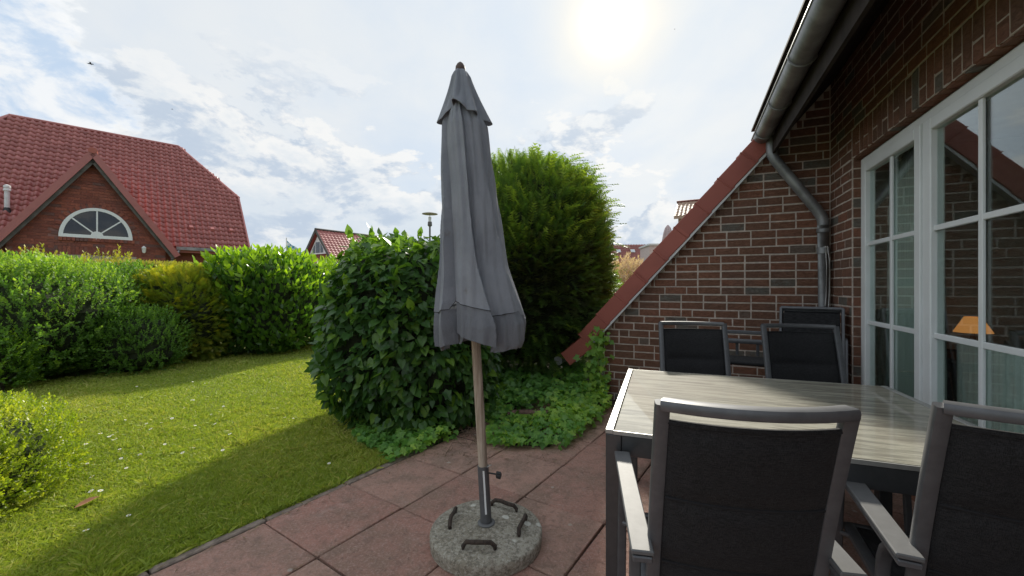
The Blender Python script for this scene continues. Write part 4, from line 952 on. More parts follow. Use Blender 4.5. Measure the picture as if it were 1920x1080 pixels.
        if inner:   # hem turned inwards
            b0 = len(V)
            for k in range(NT_):
                x, y, z = V[nz * NT_ + k]; cx = np.interp(py1, ky, kx); V.append((cx + (x - cx) * .93, y * .93, z + .004))
            for k in range(NT_):
                x, y, z = V[nz * NT_ + k]; cx = np.interp(py1, ky, kx); V.append((cx + (x - cx) * .80, y * .80, z + .12))
            F += [(nz * NT_ + k, nz * NT_ + (k + 1) % NT_, b0 + (k + 1) % NT_, b0 + k) for k in range(NT_)] + [(b0 + k, b0 + (k + 1) % NT_, b0 + NT_ + (k + 1) % NT_, b0 + NT_ + k) for k in range(NT_)]
        o = mk(name, V, F, mat, parent, True); 
        try: o.data.set_sharp_from_angle(angle=R(50))
        except Exception: pass
        return o
    cloth('canopy', 175, 578, M_canopy, (0, .75), inner=False)
    cloth('valance', 576.5, 640, M_valance, (.75, 1.0), shrink=.985, nz=24)
    # stitched seam along the top of the valance
    sm = MB(); pts = []
    for k in range(NT_ + 1):
        th = 2 * math.pi * k / NT_; _, hem = sect(th, 578); py = 578 + .75 * hem; r, _ = sect(th, py); cx = np.interp(py, ky, kx); pts.append((cx + (r + .0005) * math.cos(th), (r + .0005) * math.sin(th) * .92, zf(py) - .10))
    sm.tube(pts, .0017, 5); sm.build('seam', M_black, ps, True)
    # vent cap: wide cone with a wavy free edge, heavier towards the right front
    V = []; n = 200; m = 40
    for j in range(m + 1):
        t = j / m
        for k in range(n):
            th = 2 * math.pi * k / n; edge = 1 + .16 * math.sin(th * 4 + .9) + .10 * math.sin(th * 7 + 2.0)
            R0 = (13 + 26 * t ** 1.25) * S * (1 + (edge - 1) * t) * (1 + .12 * math.sin(th * 6 + 1.2) * (1 - .3 * t) + .05 * math.sin(th * 13 + 3 * t))
            pyb = 221 + 13 * math.sin(th * 2 + 2.2) + 6 * math.sin(th * 4 + .4); py = 133 + (pyb - 133) * t
            if t < .12: R0 *= .55 + .45 * (t / .12) ** .5
            cx = ((863 + 8 * t) - 960) * S - bx; V.append((cx + R0 * math.cos(th), R0 * math.sin(th) * .95, zf(py) - .10))
    F = [(j * n + k, j * n + (k + 1) % n, (j + 1) * n + (k + 1) % n, (j + 1) * n + k) for j in range(m) for k in range(n)]
    o = mk('vent_cap', V, F, M_canopy, ps, True); md = o.modifiers.new('t', 'SOLIDIFY'); md.thickness = .0035
parasol()

# ---------------------------------------------------------------- table and chairs
TR = R(-20)
def table():
    t = thing('patio_table', 'rectangular patio table with grey wood-look glass top and anthracite metal frame', 'table', (.3657, 1.588, 0), TR)
    W, L, H = 1.24, 1.40, .74
    MB().box(.034, L - .034, .008, W - .008, H - .012, H, c=.0015).build('table_top', M_table, t)
    r = MB(); r.box(0, .030, 0, W, H - .016, H + .001, c=.002); r.box(L - .030, L, 0, W, H - .016, H + .001, c=.002); r.box(.030, L - .030, 0, .006, H - .016, H - .001); r.box(.030, L - .030, W - .006, W, H - .016, H - .001); r.build('rim', M_rim, t)
    a = MB(); y0, y1 = .004, .034
    for nm, b in (('apron', (.062, L - .062, .003, .035, H - .095, H - .017)), ('apron', (.062, L - .062, W - .035, W - .003, H - .095, H - .017)), ('apron', (.003, .035, .062, W - .062, H - .095, H - .017)), ('apron', (L - .035, L - .003, .062, W - .062, H - .095, H - .017))):
        MB().box(*b, c=.002).build(nm, M_alu, t)
    src = None
    for x in (0.001, L - .061):
        for y in (0.001, W - .061):
            if src is None: src = MB().box(0, .060, 0, .060, 0, H - .017, c=.003).build('leg', M_alu, t); src.location = (x, y, 0)
            else: inst(src, (x, y, 0))
table()
def chair(label, loc, rz, W=.50, group=None):
    c = thing('garden_chair', label, 'chair', loc, rz, group); hw = W / 2 - .018
    # local: sitter faces +y
    def back(x, s): # s 0..1 from seat to top, reclined
        z = .40 + .63 * s; y = -.20 - .13 * s - .035 * s * s - .045 * (1 - (x / hw) ** 2) * (.35 + .65 * s); return Vector((x, y, z))
    for sx in (-1, 1): MB().sweep([back(sx * hw, k / 10) for k in range(11)], .034, .026, up=(0, 1, 0), n=12, sq=.45).build('back_upright', M_alu_f, c, True)
    MB().sweep([back(hw * (k / 8 - 1), 1.0) + Vector((0, 0, -.004)) for k in range(17)], .042, .028, n=12, sq=.45).build('top_rail', M_alu_f, c, True)
    m = MB()
    fab = []; nx, nz = 20, 44
    V = []; 
    def q(s): # quilted bulge between three seams
        for a, b in ((0.02, .30), (.30, .60), (.60, .90)):
            if a <= s <= b: u = (s - a) / (b - a); return .017 * (1 - abs(2 * u - 1) ** 4)
        return 0
    for side in (1, -1):
        for j in range(nz + 1):
            s = -.02 + .95 * j / nz
            for i in range(nx + 1):
                x = (hw - .014) * (2 * i / nx - 1); p = back(x, s); ed = 1 - abs(2 * i / nx - 1) ** 6; V.append(p + Vector((0, -side * (.004 + q(s) * ed), 0)))
    n1 = (nx + 1) * (nz + 1); F = []
    for j in range(nz):
        for i in range(nx):
            a = j * (nx + 1) + i; F.append((a, a + 1, a + nx + 2, a + nx + 1)); F.append((n1 + a + nx + 1, n1 + a + nx + 2, n1 + a + 1, n1 + a))
    for j in range(nz): 
        a = j * (nx + 1); F.append((a + nx + 1, n1 + a + nx + 1, n1 + a, a)); a += nx; F.append((a, n1 + a, n1 + a + nx + 1, a + nx + 1))
    for i in range(nx): a = nz * (nx + 1) + i; F.append((a, a + 1, n1 + a + 1, n1 + a))
    mk('backrest', V, F, M_fabric, c, True)
    for sv in (.30, .60):
        MB().sweep([back((hw - .018) * (k / 8 - 1), sv) + Vector((0, -.0075, 0)) for k in range(17)], .005, .007, n=6, sq=1).build('seam', M_seam, c, True)
    MB().sweep([back(hw * (k / 6 - 1) * .97, .925) for k in range(13)], .012, .012, n=8).build('fabric_rail', M_fabric, c, True)
    s = MB(); s.box(-hw + .014, hw - .014, -.20, .25, .405, .430, c=.01); s.build('seat', M_fabric, c, True)
    for sx in (-1, 1): MB().sweep([(sx * hw, -.21, .405), (sx * hw, 0, .41), (sx * hw, .25, .425)], .034, .026, n=8, sq=.45).build('seat_rail', M_alu_f, c, True)
    MB().sweep([(-hw, .255, .42), (hw, .255, .42)], .026, .026, n=8, sq=.45).build('front_rail', M_alu_f, c, True)
    for sx in (-1, 1):
        x = sx * (hw + .037)
        a = MB(); a.bar((x, -.315, .640), (x, .24, .665), .056, .013, c=.003); a.build('armrest', M_alu_l, c)
        a = MB(); a.bar((x, -.314, .622), (x, .238, .647), .048, .016, c=.003); a.build('arm_rail', M_alu_f, c)
        lg = MB(); lg.sweep(bez((x - sx * .004, .215, .64), (x, .24, .45), (x, .25, .2), (x, .27, 0), 8), .032, .024, up=(0, 1, 0), n=10, sq=.5); lg.build('leg', M_alu_f, c, True)
        lg = MB(); lg.sweep(bez((x, -.25, .625), (x, -.10, .60), (x, -.12, .35), (x, -.33, 0), 10), .032, .024, up=(0, 1, 0), n=10, sq=.5); lg.build('leg', M_alu_f, c, True)
        MB().tube([(sx * hw, .18, .418), (x, .20, .42)], .008, 8).build('bracket', M_alu_f, c, True)
        MB().tube([(sx * hw, -.15, .405), (x, -.16, .40)], .008, 8).build('bracket', M_alu_f, c, True)
    MB().sweep([(-hw - .03, -.20, .2), (hw + .03, -.20, .2)], .022, .018, n=8, sq=.5).build('stretcher', M_alu_f, c, True)
    return c
def place(label, mid, yaw, W, dz=0):
    """mid = ground point under the middle of the top rail, yaw = facing, degrees to the right of +Y"""
    f = Vector((math.sin(R(yaw)), math.cos(R(yaw)))); o = Vector(mid) + f * .41
    return chair(label, (o.x, o.y, dz), -R(yaw), W, 'garden chairs with black mesh backs round the table')
place('black mesh garden chair seen from behind at the near side of the table', (.535, .868), 10, .425)
place('black mesh garden chair cut off by the right edge of the photo', (1.165, .79), 24, .48)
place('black mesh chair on the far side of the table, nearest the ivy', (1.33, 3.02), 180 + 12, .47, -.0)
place('black mesh chair on the far side of the table, in front of the folded ones', (1.975, 2.82), 180 + 14, .47, -.0)

def folded_chairs():
    labels = ['folded black mesh chair leaning in the brick corner, frontmost with its back panel showing', 'folded chair frame in the middle of the stack in the brick corner', 'folded chair frame nearest the window wall in the corner stack']
    for k in range(3):
        ar = R(52); t = thing('folded_chair', labels[k], 'chair', Vector((2.50 + .085 * k * math.cos(ar), 3.40 + .085 * k * math.sin(ar) , 0)), ar, 'folded chairs in the corner'); t.rotation_euler[1] = R(11 - 2 * k)
        def L(y, z): return Vector((0, y, z))
        for y in (-.22, .22): MB().sweep([L(y, .02), L(y, .6), L(y, 1.13 - .02 * k)], .030, .024, up=(0, 1, 0), n=8, sq=.45).build('frame_rail', M_alu_f, t, True)
        MB().sweep([L(-.22, 1.13 - .02 * k), L(.22, 1.13 - .02 * k)], .028, .024, n=8, sq=.45).build('top_rail', M_alu_f, t, True)
        MB().box(-.010, .010, -.20, .20, .64, 1.085, c=.006).build('backrest', M_fabric, t, True)
        MB().box(.012, .028, -.20, .20, .16, .60, c=.006).build('seat', M_fabric, t, True)
        for y in (-.24, .24): MB().sweep([(-.024, y, .30), (-.024, y, .86)], .024, .020, up=(0, 1, 0), n=8, sq=.5).build('folded_leg', M_alu_f, t, True)
    # folding footstool / lounger standing before the wall
    t = thing('folding_stool', 'dark folding garden stool with a flat seat between the two far chairs', 'stool', (1.90, 3.25, -.07), R(-28))
    MB().box(-.21, .21, -.17, .17, .76, .785, c=.008).build('seat', M_fabric, t, True)
    MB().sweep([(-.22, .16, .985), (.22, .16, .985)], .03, .03, n=8, sq=.5).build('top_rail', M_alu_f, t, True)
    MB().sweep([(-.22, .15, .91), (.22, .15, .91)], .03, .04, n=8, sq=.5).build('back_rail', M_alu_f, t, True)
    for x in (-.21, .21):
        MB().sweep([(x, -.15, 0), (x, -.15, .77)], .026, .022, up=(0, 1, 0), n=8, sq=.5).build('leg', M_alu_f, t, True)
        MB().sweep([(x, .19, 0), (x, .17, .5), (x, .15, .99)], .026, .022, up=(0, 1, 0), n=8, sq=.5).build('leg', M_alu_f, t, True)
    for x in (-.08, .07): MB().sweep([(x, .17, .79), (x, .155, .92)], .024, .012, up=(0, 1, 0), n=8, sq=.5).build('back_slat', M_alu_f, t, True)
folded_chairs()

# ---------------------------------------------------------------- neighbour's house with the red roof
def neighbour():
    ang = math.atan2(.6933, .7207); org = Vector((-10.4, 14.114, 0))
    h = thing('red_roof_house', 'brick house with large red half-hipped tiled roof and arched gable window on the left', 'house', org, ang)
    NM = Matrix.Translation(org) @ Matrix.Rotation(ang, 4, 'Z')
    # walls of the main body
    MB().box(-6.45, 0.80, .35, 7.65, 0, 2.75).build('main_wall', M_brick_n, h)
    g = MB(); g.prism([(.45, 2.7), (7.55, 2.7), (5.75, 4.75), (2.25, 4.75)], 'x', -6.44, .79); g.build('gable_end', M_brick_n, h)
    m = 1.1; S_ = lambda u: 2.6 + m * u
    rb = MB(); A = [(-6.7, 0, 2.57), (1.07, 0, 2.57), (1.07, 2.08, S_(2.08) - .03), (-.62, 4, 6.97), (-5.0, 4, 6.97), (-6.7, 2.08, S_(2.08) - .03)]
    B = [(x, 8 - y, z) for x, y, z in A]
    V = A + B; F = [(0, 1, 2, 3, 4, 5), (11, 10, 9, 8, 7, 6), (2, 3, 8), (5, 11, 4)]
    V2 = [(x, y + (0.0), z - .14) for x, y, z in V]; nV = len(V)
    F = [(0, 1, 2, 3, 4, 5), (11, 10, 9, 8, 7, 6), (2, 8, 9), (9, 3, 2), (5, 4, 10, 11)] ; F = [(0, 1, 2, 3, 4, 5), (6, 11, 10, 9, 8, 7), (2, 8, 3), (5, 4, 11)]
    F += [tuple(i + nV for i in f[::-1]) for f in F] + [(0, nV, nV + 1, 1), (1, nV + 1, nV + 2, 2), (2, nV + 2, nV + 8, 8), (5, nV + 5, nV, 0)]
    roof = mk('roof', V + V2, F, M_tile_n, h)
    # tiles on the slope we see
    tw, tl = .165, .235; su = 1 / math.sqrt(1 + m * m); slope = math.atan(m)
    tv = []; nx = 6
    prof = [0.0, .030, .046, .030, 0.0, -.014, 0.0]
    def tile_geo():
        V = []; F = []
        for i in range(nx + 1):
            x = tw * (i / nx) - tw / 2; z = prof[i]
            V += [(x, -.012, z + .046), (x, tl + .02, z + .006), (x, -.004, z - .004)]
        for i in range(nx):
            a = 3 * i; F += [(a, a + 3, a + 4, a + 1), (a + 2, a + 5, a + 3, a)]
        return V, F
    TV, TF = tile_geo(); me = bpy.data.meshes.new('roof_tile'); me.from_pydata(TV, [], TF); me.materials.append(M_tile_n); me.polygons.foreach_set('use_smooth', [True] * len(me.polygons))
    rows = int(4 / su / tl); cand = []
    for r in range(rows + 1):
        u = r * tl * su
        if u > 3.93: continue
        xr = 1.07 if u < 2.08 else 1.07 - (u - 2.08) / 1.92 * 1.69; xl = -6.7 if u < 2.08 else -6.7 + (u - 2.08) / 1.92 * 1.7
        k0 = int(math.ceil((xl + tw / 2) / tw)); k1 = int(math.floor((xr - tw / 2) / tw + .3))
        for k in range(k0, k1 + 1):
            x = k * tw; z = S_(u)
            # hidden where the cross gable runs into the slope
            zc = 5.19 - abs(x + 2.9) * 1.52
            if z < zc - .12: continue
            w = NM @ Vector((x, u, z)); vis = w.y > .5 and 0 < 960 + w.x / w.y * 760
            cand.append((w.length if vis else 99, x, u, z))
    cand.sort(); rest = MB(); rot = Euler((slope, 0, 0)).to_matrix()
    for i, (dst, x, u, z) in enumerate(cand):
        if i < 298:
            o = bpy.data.objects.new('roof_tile', me); C.objects.link(o); o.parent = roof; o.location = (x, u, z); o.rotation_euler = (slope, 0, 0)
        else: rest.add([rot @ Vector(v) + Vector((x, u, z)) for v in TV], TF, random.random())
    o = mk('roof_tiles', rest.V, rest.F, M_tile_n, roof, True, rest.A, 'stuff')
    # ridge and hip caps
    def caps(p, q, nm, r=.085):
        p = Vector(p); q = Vector(q); n = int((q - p).length / .33); src = None; d = (q - p) / n
        for k in range(n):
            a = p + d * k; MB().sweep([a - d * .04, a + d * .98], 2 * r, 1.6 * r, n=10, sq=1).build(nm, M_tile_n, roof, True)
    caps((-5.0, 4, 7.0), (-.62, 4, 7.0), 'ridge_tile'); caps((1.09, 2.06, 4.88), (-.62, 4, 7.0), 'hip_tile', .07); caps((-6.7, 2.06, 4.88), (-5.0, 4, 7.0), 'hip_tile', .07)
    v = MB(); v.bar((1.09, -.02, 2.58), (1.09, 2.08, 4.89), .05, .14); v.build('verge_board', M_tile_n, roof)
    MB().bar((-1.0, -.07, 2.56), (1.09, -.07, 2.56), .12, .10).build('gutter', M_zinc, h); MB().tube([(-.93, -.06, 2.5), (-1.0, -.2, 2.35), (-1.12, -.2, 2.2), (-1.12, -.2, 0)], .04, 8).build('downpipe', M_zinc, h, True)
    for x in (-.55, .05, .62): 
        u = .62; MB().prism([(-.09, 0), (.09, 0), (.05, .10), (-.05, .10)], 'y', -.06, .16).build('roof_vent', M_tile_n, roof); o = bpy.data.objects[[q.name for q in bpy.data.objects if q.name.startswith('roof_vent')][-1]]; o.location = (x, u, S_(u) + .02); o.rotation_euler = (slope * .6, 0, 0)
    # cross gable
    yg = -.5; ax_, az = -2.9, 5.19; pit = 1.52
    hw = 1.62
    cut = MB(); cut.prism([(ax_ - hw, 0), (ax_ + hw, 0), (ax_ + hw, az - pit * hw - .16), (ax_, az - .2), (ax_ - hw, az - pit * hw - .16)], 'y', yg + .22, .6); wall = cut.build('cross_gable_wall', M_mortar_n, h)
    # bricks of the cross gable in courses
    units = MB(); bh, bl = .0825, .25; wc, wz, wa, wb = ax_ + .08, 2.74, .76, .86
    r = 0; z = 1.55
    while z < az - .3:
        x = ax_ - hw + (bl / 2 if r % 2 else 0) - .01
        lim = (az - .24 - z) / pit
        while x < ax_ + hw:
            x0, x1 = max(x, ax_ - min(hw, lim)), min(x + bl, ax_ + min(hw, lim))
            xm = (x0 + x1) / 2; zz = z + bh / 2 - wz; hit = zz > -.10 and ((xm - wc) / (wa + .09)) ** 2 + (max(zz, 0) / (wb + .09)) ** 2 < 1
            if x1 - x0 > .05 and not hit: units.box(x0 + .005, x1 - .005, yg + .205, yg + .225, z + .005, z + bh - .005, random.random())
            x += bl
        z += bh; r += 1
    units.build('bricks', M_brick_n, wall, kind='stuff')
    src = None
    for k in range(19):
        a = math.pi * (k + .5) / 19; ex, ez = wc + (wa + .07) * math.cos(a), wz + (wb + .07) * math.sin(a)
        o = MB().box(-.045, .045, -.012, .012, -.065, .065, random.random()).build('brick', M_brick_n, wall); o.location = (ex, yg + .203, ez); o.rotation_euler = (0, math.atan2(math.cos(a) / (wa), math.sin(a) / (wb)) , 0)
    for k in range(19): MB().box(wc - wa + k * .083, wc - wa + k * .083 + .073, yg + .16, yg + .215, wz - .13, wz - .03, random.random()).build('brick', M_brick_n, wall)
    # arched fan window
    wn = MB(); n = 28
    def E(a, s): return (wc + (wa - s) * math.cos(a), wz + (wb - s) * math.sin(a))
    Vv = []
    for k in range(n + 1):
        a = math.pi * k / n; o_ = E(a, 0); i_ = E(a, .085); o_ = (o_[0], max(o_[1], wz)); i_ = (i_[0], max(i_[1], wz))
        Vv += [(o_[0], yg + .165, o_[1]), (i_[0], yg + .165, i_[1]), (i_[0], yg + .215, i_[1]), (o_[0], yg + .215, o_[1])]
    Ff = [(4 * k + q, 4 * k + (q + 1) % 4, 4 * k + 4 + (q + 1) % 4, 4 * k + 4 + q) for k in range(n) for q in range(4)]
    wn.add(Vv, Ff); wn.box(wc - wa, wc + wa, yg + .160, yg + .212, wz - .03, wz + .06); window = wn.build('arched_window', M_white, h)
    bars = MB()
    for a in (R(42), R(90), R(138)):
        bars.bar((wc, yg + .185, wz + .05), (wc + (wa - .06) * math.cos(a), yg + .185, wz + (wb - .06) * math.sin(a)), .02, .034, up=(-math.sin(a), 0, math.cos(a)))
    bars.lathe([(0, 0), (.13, 0), (.13, .03), (0, .03)], 24); nn = 24 * 4
    for i in range(len(bars.V) - nn, len(bars.V)): q = bars.V[i]; bars.V[i] = (wc + q[0], yg + .165 + q[2], wz + .05 + q[1] * .95)
    bars.build('glazing_bars', M_white, window)
    pn = MB(); pn.prism([E(math.pi * k / n, .05) for k in range(n + 1)], 'y', yg + .196, yg + .199).build('pane', M_glass_d, window)
    pn = MB(); pn.prism([E(math.pi * k / n, .05) for k in range(n + 1)], 'y', yg + .2150, yg + .2165).build('dark_backing', simple('dark_room', (.05, .02, .016), .9), window)  # dark sheet added behind the pane, its colour stands for the unlit room
    # door lintel and pale door head below
    for k in range(22): MB().box(wc - .85 + k * .083, wc - .85 + k * .083 + .073, yg + .198, yg + .218, 2.22, 2.45, random.random()).build('brick', M_brick_n, wall)
    MB().box(wc - .85, wc + .85, yg + .20, yg + .23, 0, 2.21).build('door', simple('door_beige', (.36, .30, .24), .6), h)
    lm = MB(); lm.lathe([(0, .0), (.03, .01), (.045, .05), (.055, .16), (.06, .17), (.02, .22), (0, .23)], 10); o = lm.build('wall_lamp', M_white, h, True); o.location = (ax_ + 1.10, yg + .12, 2.33); MB().box(-.02, .02, .03, .10, .05, .09).build('bracket', M_white, o)
    # rakes: red verge over grey board
    rf = MB(); fz = 2.30; ext = (az - fz) / pit
    for s in (-1, 1):
        P0 = (ax_, yg, az); P1 = (ax_ + s * ext, yg, fz); ux = Vector((s * ext, 0, fz - az)).normalized(); nrm = Vector((-ux.z * (1 if s > 0 else -1), 0, abs(ux.x)))
        yb = (az - 2.6) / m
        a0, a1 = Vector(P0), Vector(P1); d = nrm * -.07
        b0 = Vector((ax_, yb, az)); b1 = Vector((ax_ + s * ext, (fz - 2.6) / m, fz))
        V = [a0, a1, b1, b0]; V += [v + d for v in V]
        MB().add(V, [(0, 1, 2, 3), (7, 6, 5, 4), (0, 4, 5, 1), (1, 5, 6, 2), (2, 6, 7, 3), (3, 7, 4, 0)]).build('cross_roof', M_tile_n, h)
        MB().bar(a0 + Vector((0, -.015, -.035)), a1 + Vector((0, -.015, -.035)), .05, .16).build('rake_board', M_tile_n, h)
        MB().bar(a0 + Vector((-s * .02, .03, -.19)), a1 + Vector((-s * .10, .03, -.06)), .03, .13).build('rake_trim', M_wood_grey, h)
    MB().sweep([(ax_, yg - .06, az + .04), (ax_, 2.3, az + .04)], .20, .17, n=12, sq=1).build('ridge_cap', M_verge, h, True)
    # flue pipe on the left
    w = NM.inverted() @ Vector((-12.55, 10.05, 0))
    f = MB(); f.tube([(0, 0, 0), (0, 0, .62)], .055, 12); f.lathe([(.055, .56), (.075, .57), (.075, .62), (.06, .64), (.075, .66), (.07, .72), (.02, .75), (0, .75)], 14)
    o = f.build('flue_pipe', M_whiteboard, h, True); ux = -4.63; uu = .75; o.location = (ux, uu, S_(uu)); MB().lathe([(.10, -.06), (.075, .03), (.056, .10)], 14).build('flue_collar', M_black, o, True)
neighbour()

# ---------------------------------------------------------------- houses and things far behind
def tiled(x0, x1, u0, u1, zf_, rows, cols, parent, mat, name='tile_rows'):
    m = MB()
    for r in range(rows):
        a = r / rows; b = (r + 1) / rows; ua, ub = u0 + (u1 - u0) * a, u0 + (u1 - u0) * b
        for c in range(cols):
            xa, xb = x0 + (x1 - x0) * c / cols, x0 + (x1 - x0) * (c + 1) / cols; xm = (xa + xb) / 2
            V = [(xa, ua, zf_(ua) + .05), (xm, ua, zf_(ua) + .10), (xb, ua, zf_(ua) + .05), (xb, ub, zf_(ub) + .015), (xm, ub, zf_(ub) + .055), (xa, ub, zf_(ub) + .015), (xa, ua, zf_(ua)), (xb, ua, zf_(ua))]
            m.add(V, [(0, 1, 4, 5), (1, 2, 3, 4), (6, 7, 2, 1, 0)], random.random())
    return mk(name, m.V, m.F, mat, parent, False, m.A, 'stuff')
def small_house():
    # ridge runs away along +x local, gable faces us at x=0
    apex = Vector((-15.3, 31.6, 0)); a = math.atan2(.826, .565)
    h = thing('gabled_house', 'distant red-tiled gabled house with triangular white window left of the ivy', 'house', apex, a)
    zr = 5.72; L = 14; w = 3.0; mm = 1.134
    MB().prism([(-w + .3, 0), (w - .3, 0), (w - .3, zr - mm * (w - .3) - .1), (0, zr - .12), (-w + .3, zr - mm * (w - .3) - .1)], 'x', .25, L).build('wall', M_brick_n, h)
    for s in (-1, 1):
        V = [(0, 0, zr), (L, 0, zr), (L, s * w, zr - mm * w), (0, s * w, zr - mm * w)]; V += [(x, y, z - .12) for x, y, z in V]
        r = MB().add(V, [(0, 1, 2, 3), (7, 6, 5, 4), (0, 3, 7, 4), (0, 4, 5, 1), (1, 5, 6, 2), (3, 2, 6, 7)]).build('roof', M_tile_n, h)
        if s < 0:
            m = MB()
            rows, cols = 16, 46
            for q in range(rows):
                for c in range(cols):
                    y0, y1 = -w * q / rows, -w * (q + 1) / rows; xa, xb = L * c / cols, L * (c + 1) / cols; z0, z1 = zr + mm * y0, zr + mm * y1
                    m.add([(xa, y0, z0 + .02), (xb, y0, z0 + .02), (xb, y1, z1 + .07), ((xa + xb) / 2, y1, z1 + .12), (xa, y1, z1 + .07), ((xa + xb) / 2, y0, z0 + .06), (xa, y1, z1), (xb, y1, z1)], [(0, 5, 3, 4), (5, 1, 2, 3), (6, 7, 2, 3, 4)], random.random())
            mk('tile_rows', m.V, m.F, M_tile_n, r, False, m.A, 'stuff')
        MB().bar((-.03, 0, zr - .04), (-.03, s * w, zr - mm * w - .04), .06, .2).build('rake_board', M_wood_grey, h)
    MB().sweep([(-.05, 0, zr + .05), (L, 0, zr + .05)], .25, .18, n=8, sq=1).build('ridge_cap', M_wood_grey, h, True)
    zb = zr - 1.9; wi = MB(); e = 1.25; wi.prism([(-e, zb), (e, zb), (0, zr - .42)], 'x', .17, .249); w_ = wi.build('gable_window', M_white, h)
    for y0, y1 in ((-.75, -.35), (-.28, .28), (.35, .75)):
        zt = lambda y: zr - .62 - (abs(y)) * 1.18
        MB().prism([(y0, zb + .1), (y1, zb + .1), (y1, zt(y1)), (y0, zt(y0))], 'x', .160, .168).build('pane', M_glass_d, w_)
    # lean-to roof before the gable
    V = [(-2.6, -4.2, 2.35), (-2.6, 2.0, 2.35), (.25, 2.0, 3.45), (.25, -4.2, 3.45)]; V += [(x, y, z - .12) for x, y, z in V]
    MB().add(V, [(0, 1, 2, 3), (7, 6, 5, 4), (0, 4, 5, 1), (1, 5, 6, 2), (2, 6, 7, 3), (3, 7, 4, 0)]).build('porch_roof', M_tile_n, h)
    MB().box(-2.3, .2, -3.9, 1.8, 0, 2.3).build('porch_wall', M_wood_dark, h)
    ds = MB().lathe([(0, 0), (.35, .06), (.42, .14), (.40, .16), (.33, .08), (0, .03)], 18); o = ds.build('satellite_dish', simple('dish_brown', (.10, .06, .055), .6), h, True); o.location = (.10, 1.55, 3.75); o.rotation_euler = (0, R(-80), 0)
small_house()
def right_houses():
    h = thing('beige_roof_house', 'salmon-coloured building with beige tiled roof rising behind the verge', 'house', (10.45, 25.5, -.1), R(-27))
    MB().box(0, 6.5, .35, 5, 0, 5.85).build('wall', simple('salmon_render', (.42, .20, .13), .8), h)
    MB().box(-.02, .32, .30, .7, 0, 5.86).build('pillar', simple('pale_pillar', (.5, .32, .25), .8), h)
    V = [(-.25, 0, 5.8), (6.8, 0, 5.8), (6.8, 2.6, 7.15), (-.25, 2.6, 7.15), (6.8, 5.2, 5.8), (-.25, 5.2, 5.8)]; V += [(x, y, z - .15) for x, y, z in V]
    r = MB().add(V, [(0, 1, 2, 3), (3, 2, 4, 5), (6, 9, 8, 7), (9, 11, 10, 8), (0, 6, 7, 1), (0, 3, 9, 6), (3, 5, 11, 9), (1, 7, 8, 2), (2, 8, 10, 4), (4, 10, 11, 5)]).build('roof', M_tile_beige, h)
    tiled(-.25, 6.8, 0, 2.6, lambda u: 5.8 + u * .519, 9, 30, r, M_tile_beige)
    MB().sweep([(-.3, 2.6, 7.22), (6.8, 2.6, 7.22)], .22, .16, n=8, sq=1).build('ridge_cap', M_tile_far, h, True)
    h = thing('long_brown_roof_house', 'low building with long brown-red roof and two roof windows far behind the yew', 'house', (7.5, 38.5, 0), R(-3))
    MB().box(0, 9.4, .5, 6, 0, 3.1).build('wall', M_brick_n, h)
    V = [(-1, 0, 2.9), (9.8, 0, 2.9), (9.8, 3.2, 5.55), (-1, 3.2, 5.55), (9.8, 6.4, 2.9), (-1, 6.4, 2.9)]; V += [(x, y, z - .15) for x, y, z in V]
    r = MB().add(V, [(0, 1, 2, 3), (3, 2, 4, 5), (6, 9, 8, 7), (9, 11, 10, 8), (0, 6, 7, 1), (0, 3, 9, 6), (3, 5, 11, 9), (1, 7, 8, 2), (2, 8, 10, 4), (4, 10, 11, 5)]).build('roof', M_tile_far, h)
    tiled(-1, 9.8, 0, 3.2, lambda u: 2.9 + u * .828, 12, 40, r, M_tile_far)
    for x in (3.05, 4.45):
        w = MB().box(-.2, .2, -.02, .42, -.02, .03).build('roof_window', M_white, r); w.location = (x, 2.05, 2.9 + 2.05 * .828 + .12); w.rotation_euler = (math.atan(.828), 0, 0)
        p = MB().box(-.17, .17, .02, .38, .031, .038).build('pane', simple('bright_glass', (.55, .6, .62), .15), w)
    for x in (3.75, 4.2): o = MB().tube([(0, 0, 0), (0, 0, .3)], .05, 8).build('vent_pipe', M_tile_beige, r, True); o.location = (x, 2.5, 2.9 + 2.5 * .828 + .05)
    h = thing('white_annex', 'pale pinkish-white house front at the right end of the long brown roof', 'house', (11.6, 34.2, 0), R(-3))
    MB().box(0, 4, 0, 3, 0, 4.75).build('wall', simple('pale_render', (.62, .52, .49), .8), h); MB().box(-.1, 4.1, -.1, 3.1, 4.75, 4.9).build('roof', M_whiteboard, h)
    for x in (.5, 1.4): w = MB().box(x, x + .6, -.04, 0, 3.3, 4.3).build('window', M_white, h); MB().box(x + .06, x + .54, -.052, -.041, 3.36, 4.24).build('pane', M_glass_d, w)
    p = thing('far_parasol', 'small closed pinkish parasol poking up before the salmon building', 'parasol', (8.38, 21.8, 0))
    MB().tube([(0, 0, 0), (0, 0, 4.55)], .03, 8).build('pole', M_white, p, True)
    m = MB(); V = []; n = 40
    for z, rr in ((4.6, .03), (4.45, .13), (4.2, .20), (3.75, .27), (3.4, .22)):
        V += [(rr * (1 + .18 * math.sin(8 * 6.283 * k / n)) * math.cos(6.283 * k / n), rr * (1 + .18 * math.sin(8 * 6.283 * k / n)) * math.sin(6.283 * k / n), z) for k in range(n)]
    m.add(V, [(j * n + k, j * n + (k + 1) % n, (j + 1) * n + (k + 1) % n, (j + 1) * n + k) for j in range(4) for k in range(n)]); m.build('canopy', simple('faded_pink_cloth', (.5, .38, .38), .8), p, True)
right_houses()
